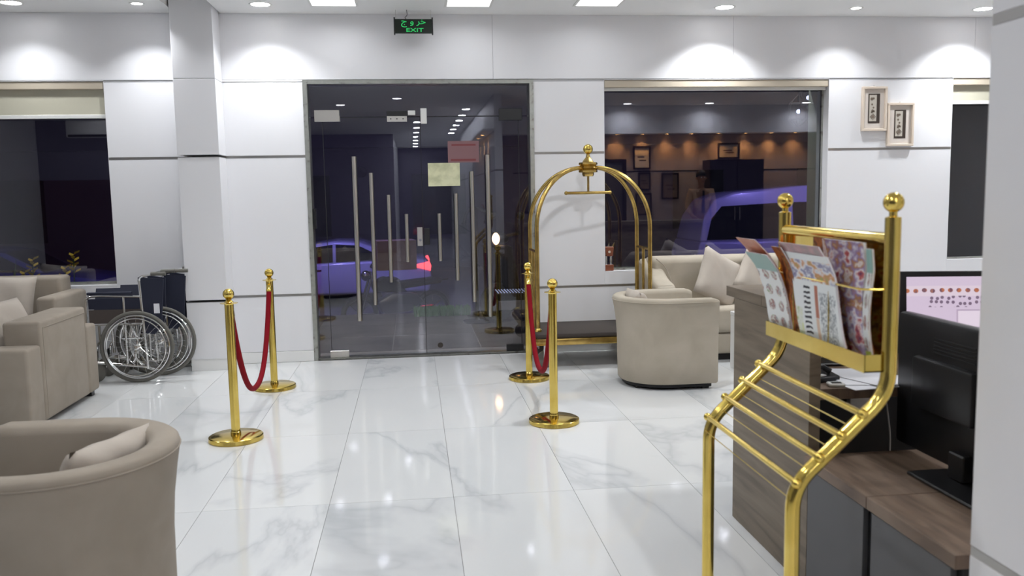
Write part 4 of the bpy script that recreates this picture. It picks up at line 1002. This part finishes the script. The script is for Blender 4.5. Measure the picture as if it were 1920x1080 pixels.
def car(label, loc, rz, paint, van=False):
    t = thing('van' if van else 'car', label, 'van' if van else 'car', loc, rz)
    W = .88
    if not van:      # local x: front at -2.1, tail at +2.1
        low = [(-2.12, .35), (-2.12, .55), (-2.0, .68), (-1.0, .84), (0.2, .90), (1.45, .93), (2.02, .92), (2.12, .80), (2.14, .50), (2.08, .28), (-2.05, .25)]
        cab = [(-.95, .84), (-.25, 1.24), (.25, 1.31), (.75, 1.28), (1.65, .93)]
        gls = [[(-.80, .87), (-.22, 1.19), (.22, 1.25), (.22, .90)], [(.28, .90), (.28, 1.25), (.72, 1.22), (1.25, .95)]]
        wx = (-1.35, 1.32); wr_ = .32
    else:
        low = [(-2.45, .35), (-2.45, .85), (-2.38, 1.12), (2.42, 1.12), (2.45, .35)]
        cab = [(-2.37, 1.12), (-2.26, 1.62), (-2.02, 1.98), (-1.6, 2.12), (0, 2.24), (2.2, 2.28), (2.42, 2.15), (2.42, 1.12)]
        gls = [[(-2.22, 1.16), (-2.10, 1.60), (-1.88, 1.84), (-.45, 1.90), (-.45, 1.16)], [(-.35, 1.16), (-.35, 1.90), (.7, 1.90), (.7, 1.16)], [(.8, 1.16), (.8, 1.90), (2.2, 1.90), (2.2, 1.16)]]
        wx = (-1.55, 1.5); wr_ = .34
    MB().prism(low, -W, W, 'y', .06, 3).build('body', paint, t, 40)
    c = MB(); c.prism(cab, -W+.06, W-.06, 'y', .05, 3)
    for v in c.bm.verts:
        zt = max(0, v.co.z-cab[0][1]); v.co.y *= 1-.18*zt
    c.build('cabin', paint, t, 40)
    for gpoly in gls:
        for s in (-1, 1):
            g2 = MB(); fs = [g2.bm.verts.new((u, s*(W-.058)*(1-.18*max(0, z-cab[0][1])+.004), z)) for u, z in gpoly]; fr_ = [g2.bm.verts.new((v.co.x, v.co.y+s*.01, v.co.z)) for v in fs]
            g2.bm.faces.new(fs); g2.bm.faces.new(fr_[::-1]); n = len(fs)
            for i in range(n): g2.bm.faces.new((fs[i], fs[(i+1) % n], fr_[(i+1) % n], fr_[i]))
            g2.build('side_window', M['car_glass'], t, 0)
    if not van:
        g2 = MB(); g2.prism([(-.96, .86), (-.27, 1.25), (-.26, 1.235), (-.93, .85)], -.64, .64, 'y').build('windscreen', M['car_glass'], t, 0)
    for x in wx:
        for s in (-1, 1):
            wo = MB().lathe([(0, -.09), (wr_*.8, -.09), (wr_, -.07), (wr_, .07), (wr_*.8, .09), (0, .09)], (x, s*(W-.08), wr_), 28, 'y').build('wheel', M['black'], t)
            MB().lathe([(0, -.012), (wr_*.6, -.012), (wr_*.62, .0), (wr_*.6, .012), (0, .012)], (x, s*(W+.005), wr_), 10, 'y').build('hub_cap', M['steel'], wo)
    for s in (-1, 1):
        if not van:
            MB().prism([(1.72, .80), (2.10, .88), (2.13, .80), (2.12, .70)], s*(W-.03)-.04, s*(W-.03)+.04, 'y').build('tail_light', M['tail'], t, 0)
            MB().prism([(-2.13, .55), (-1.8, .66), (-1.85, .58)], s*(W-.04)-.045, s*(W-.04)+.045, 'y').build('headlight', M['car_glass'], t, 0)
        else:
            MB().box(-2.47, -2.38, s*(W-.2)-.1, s*(W-.2)+.1, .75, .88).build('headlight', M['soft_white'], t, 0)
            MB().sphere((-2.40, s*(W+.005), .62), .045).build('indicator', M['head'], t)
    MB().box(-.2, .0, -W-.012, -W, .74, .77).build('door_handle', M['chrome'], t, 0)
    return t
car('white sedan with glowing red tail light outside the glass door', (-1.80, 17.9, -.7), R(0), M['paint_white'])
car('dark blue car parked outside the left window', (-7.95, 17.9, -.7), R(180), M['paint_grey'])
car('pale van parked outside the right-hand window', (8.2, 17.9, -.7), 0, M['paint_white'], True)
car('dark blue sedan parked outside the narrow right window', (13.6, 16.2, -.7), R(180), M['paint_grey'])

# delivery motorcycle with cardboard box
mc = thing('motorcycle', 'dark delivery motorcycle carrying a cardboard box outside the door', 'motorcycle', (-.30, 14.0, -.7), R(200))
for x in (-.62, .62):
    n = 24; wo = MB().tube([(x+.27*math.cos(2*PI*k/n), 0, .31+.27*math.sin(2*PI*k/n)) for k in range(n)], .045, 8, closed=True).build('wheel', M['black'], mc)
    sp = MB()
    for k in range(8): sp.tube([(x, 0, .31), (x+.25*math.cos(PI*k/4), 0, .31+.25*math.sin(PI*k/4))], .006, 4)
    sp.build('spokes', M['chrome'], wo)
MB().prism([(-.45, .45), (-.2, .30), (.25, .28), (.35, .50), (.1, .62), (-.3, .60)], -.11, .11, 'y', .04, 2).build('engine', M['steel'], mc)
MB().prism([(-.05, .62), (.38, .66), (.42, .80), (.2, .90), (-.05, .80)], -.13, .13, 'y', .05, 2).build('fuel_tank', M['black'], mc)
MB().prism([(-.75, .74), (-.05, .68), (-.05, .80), (-.75, .84)], -.13, .13, 'y', .03, 2).build('seat', M['matte_black'], mc)
MB().tube([(.62, .07, .31), (.40, .07, .98)], .02, 8).tube([(.62, -.07, .31), (.40, -.07, .98)], .02, 8).build('front_fork', M['chrome'], mc)
MB().tube(fillet([(.28, -.35, 1.08), (.38, -.15, 1.04), (.38, .15, 1.04), (.28, .35, 1.08)], .05), .014, 8).build('handlebar', M['chrome'], mc)
MB().sphere((.50, 0, .92), .085).build('headlight', M['chrome'], mc)
MB().tube([(-.05, -.12, .3), (-.7, -.15, .32)], .035, 10).build('exhaust', M['chrome'], mc)
MB().tube([(-.1, -.13, .74), (-.85, -.13, .80)], .012, 6).tube([(-.1, .13, .74), (-.85, .13, .80)], .012, 6).build('rear_rack', M['black'], mc)
bx = thing('cardboard_box', 'brown cardboard box strapped on back of the motorcycle', 'box', (-.29, 13.5, .345), R(8))
MB().box(-.30, .30, -.24, .24, 0, .45).build('carton', M['cardboard'], bx, 0)
MB().box(-.30, .30, -.03, .03, .449, .452).build('tape', M['frame_mat'], bx, 0)

# scooter with warm headlight near the right side of the door
sc2 = thing('scooter', 'black scooter with glowing warm headlight outside door right side', 'scooter', (1.42, 10.15, -.012), R(-60))
for y in (-.55, .55): MB().lathe([(0, -.05), (.20, -.05), (.235, -.02), (.235, .02), (.20, .05), (0, .05)], (0, y, .235), 24, 'x').build('wheel', M['black'], sc2)
MB().prism([(-.50, .42), (-.30, .25), (.42, .24), (.75, .50), (.70, .78), (.05, .74), (-.02, .36), (-.30, .36), (-.42, .90), (-.52, .92)], -.16, .16, 'x', .04, 2).build('fairing', M['black'], sc2)
MB().prism([(.02, .745), (.72, .785), (.70, .85), (.05, .83)], -.14, .14, 'x', .02, 2).build('seat', M['matte_black'], sc2)
MB().tube([(-.28, -.42, 1.05), (0, -.44, 1.0), (.28, -.42, 1.05)], .02, 8).build('handlebar', M['matte_black'], sc2)
MB().ball((0, -.47, .98), .09, 16, .7).build('headlamp_housing', M['black'], sc2)
MB().lathe([(0, -.03), (.05, -.02), (.07, 0), (.05, .02), (0, .02)], (0, -.55, .98), 16, 'y').build('headlight', M['head'], sc2)
for s in (-1, 1): MB().tube([(s*.2, -.42, 1.03), (s*.27, -.40, 1.2)], .006, 6).sphere((s*.28, -.4, 1.24), .05).build('mirror', M['black'], sc2)
# low LED-trimmed bench
bn = thing('bench', 'low dark bench trimmed with tiny blue-white LED lights outside', 'bench', (1.22, 9.25, -.012))
MB().box(-.36, .36, -.20, .20, .36, .44, .01, 1).build('bench_top', M['matte_black'], bn, 0)
MB().box(-.34, .34, -.21, -.205, .26, .36).build('white_skirt', M['soft_white'], bn, 0)
for x in (-.32, .32):
    for y in (-.16, .16): MB().box(x-.02, x+.02, y-.02, y+.02, 0, .36).build('leg', M['matte_black'], bn, 0)
ld = MB()
for i in range(22):
    for j in range(4): ld.box(-.34+i*.032, -.34+i*.032+.005, -.18+j*.1, -.175+j*.1, .441, .446)
o = ld.build('led_light', M['led'], bn, 0); o['kind'] = 'stuff'
# black post with round base
po = thing('barrier_post', 'black post with flat round base standing outside the door', 'post', (.72, 10.0, -.012))
MB().lathe([(0, 0), (.17, 0), (.17, .02), (.03, .03), (.025, .04), (.025, 1.35), (0, 1.36)], n=28).build('post', M['matte_black'], po)
MB().tube(fillet([(-.15, 0, 1.15), (-.1, 0, 1.3), (0, 0, 1.35), (.14, 0, 1.28)], .06), .018, 8).build('top_arm', M['matte_black'], po)
# grass mat
gr = MB()
for k in range(1500):
    x = random.gauss(0, .16); y = random.uniform(-.14, .14); x = max(-.34, min(.34, x*1.4)); hh = random.uniform(.05, .12); a = random.uniform(0, PI); dx, dy = .006*math.cos(a), .006*math.sin(a)
    lx, ly = random.uniform(-.02, .02), random.uniform(-.02, .02)
    gr.quad((x-dx, y-dy, 0), (x+dx, y+dy, 0), (x+lx, y+ly, hh), (x+lx-dx, y+ly-dy, hh*.95))
o = gr.build('grass', M['grass'], None, 0); o.location = (.33, 10.72, -.012); tag(o, 'small strip of short green grass on terrace edge outside door', 'grass', kind='stuff')
# yellow flowering plants below left window
def plant(x, y, h, label, nfl):
    t = thing('flowering_plant', label, 'plant', (x, y, .0)); z0 = -.012
    for k in range(7):
        a = k*.9; L_ = h*random.uniform(.55, .8); dx, dy = math.cos(a), math.sin(a)
        pb = MB(); W_ = .028
        ps = [(dx*.03*i, dy*.03*i*.5, z0+.0+L_*i/4) for i in range(5)]; ws = [.012, W_, W_*1.1, W_*.7, .002]
        for i in range(4):
            (ax, ay, az), (bx_, by, bz) = ps[i], ps[i+1]
            pb.quad((ax-dy*ws[i]-ws[i]*.8, ay+dx*ws[i], az), (ax+dy*ws[i]+ws[i]*.8, ay-dx*ws[i], az), (bx_+dy*ws[i+1]+ws[i+1]*.8, by-dx*ws[i+1], bz), (bx_-dy*ws[i+1]-ws[i+1]*.8, by+dx*ws[i+1], bz))
        pb.build('leaf', M['leaf'], t, 0)
    for k in range(nfl):
        fx = (k-(nfl-1)/2)*.085; fz = h*(.86+.14*(k % 2))
        st = MB().tube([(fx*.3, 0, z0), (fx*.7, 0, fz*.6), (fx, 0, fz)], .006, 6).build('stem', M['leaf'], t)
        pt = MB()
        for q in range(9):
            a = q*2.4; zz = fz-.02-.022*q+.06
            c0 = Vector((fx, 0, zz)); d = Vector((math.cos(a)*.06, math.sin(a)*.04, .045))
            pt.quad(c0, c0+d*.6+Vector((.022, 0, 0)), c0+d, c0+d*.6-Vector((.022, 0, 0)))
        pt.build('flower_head', M['petal'], t, 0)
plant(-3.32, 8.75, .93, 'yellow flowering plant outside, right one below left window', 2)
plant(-3.74, 8.85, .88, 'yellow flowering plant outside, left one behind the sofa', 2)
plant(-3.90, 8.7, 1.25, 'broad green leafy plant outside left window at frame edge', 0)
# lanterns hung outside, standing in for lanterns reflected in the glass
def lantern(x, y, z, label, r=.095):
    t = thing('lantern', label, 'lantern', (x, y, z)); b = MB()
    top = [Vector((r*math.cos(PI/3*k+.3), r*math.sin(PI/3*k+.3), .24)) for k in range(6)]; bot = [Vector((v.x, v.y, .08)) for v in top]
    a, c = Vector((0, 0, .33)), Vector((0, 0, 0))
    for k in range(6):
        for p, q in ((top[k], top[(k+1) % 6]), (bot[k], bot[(k+1) % 6]), (top[k], bot[k]), (top[k], a), (bot[k], c)): b.tube([p, q], .006, 6)
    b.build('cage', M['matte_black'], t)
    MB().sphere((0, 0, .16), .022).build('bulb', M['led'], t)
    MB().tube([(0, 0, .33), (0, 0, 3.3-z)], .004, 6).build('cord', M['matte_black'], t)
lantern(3.93, 8.5, 2.10, 'black faceted wire lantern outside right-hand window, standing in for a reflection')
lantern(4.09, 8.62, 2.25, 'second black wire lantern, higher, at the window edge, standing in for a reflection', .08)
t = thing('added_neon_tube', 'added violet neon tube along the canopy edge outside', 'neon light', (.5, 10.24, 4.2))  # tube added out of view as a violet light source
MB().tube([(-5, 0, 0), (5, 0, 0)], .02, 8).build('tube', mat('violet_neon', (.4, .3, 1), .5, emis=(.35, .25, 1), es=12), t); MB().box(-5, 5, -.04, .05, -.7, -.03).build('mount', M['black'], t, 0)
for x, nm in ((-2.0, 'street lamp between the parked cars'), (8.5, 'street lamp beside the pale van')):
    t = thing('added_street_lamp', 'added tall thin '+nm, 'street lamp', (x, 13.2, -.7))  # lamp added out of view to throw violet light on the cars
    MB().lathe([(0, 0), (.1, 0), (.06, .1), (.045, .2), (.035, 5.2), (0, 5.2)], n=16).build('pole', M['black'], t)
    MB().tube([(0, 0, 5.15), (0, -.2, 5.35)], .03, 8).build('arm', M['black'], t); MB().lathe([(0, .06), (.12, .04), (.2, 0), (.19, -.005), (0, -.005)], (0, -.2, 5.33), 20).build('lamp_head', M['black'], t)
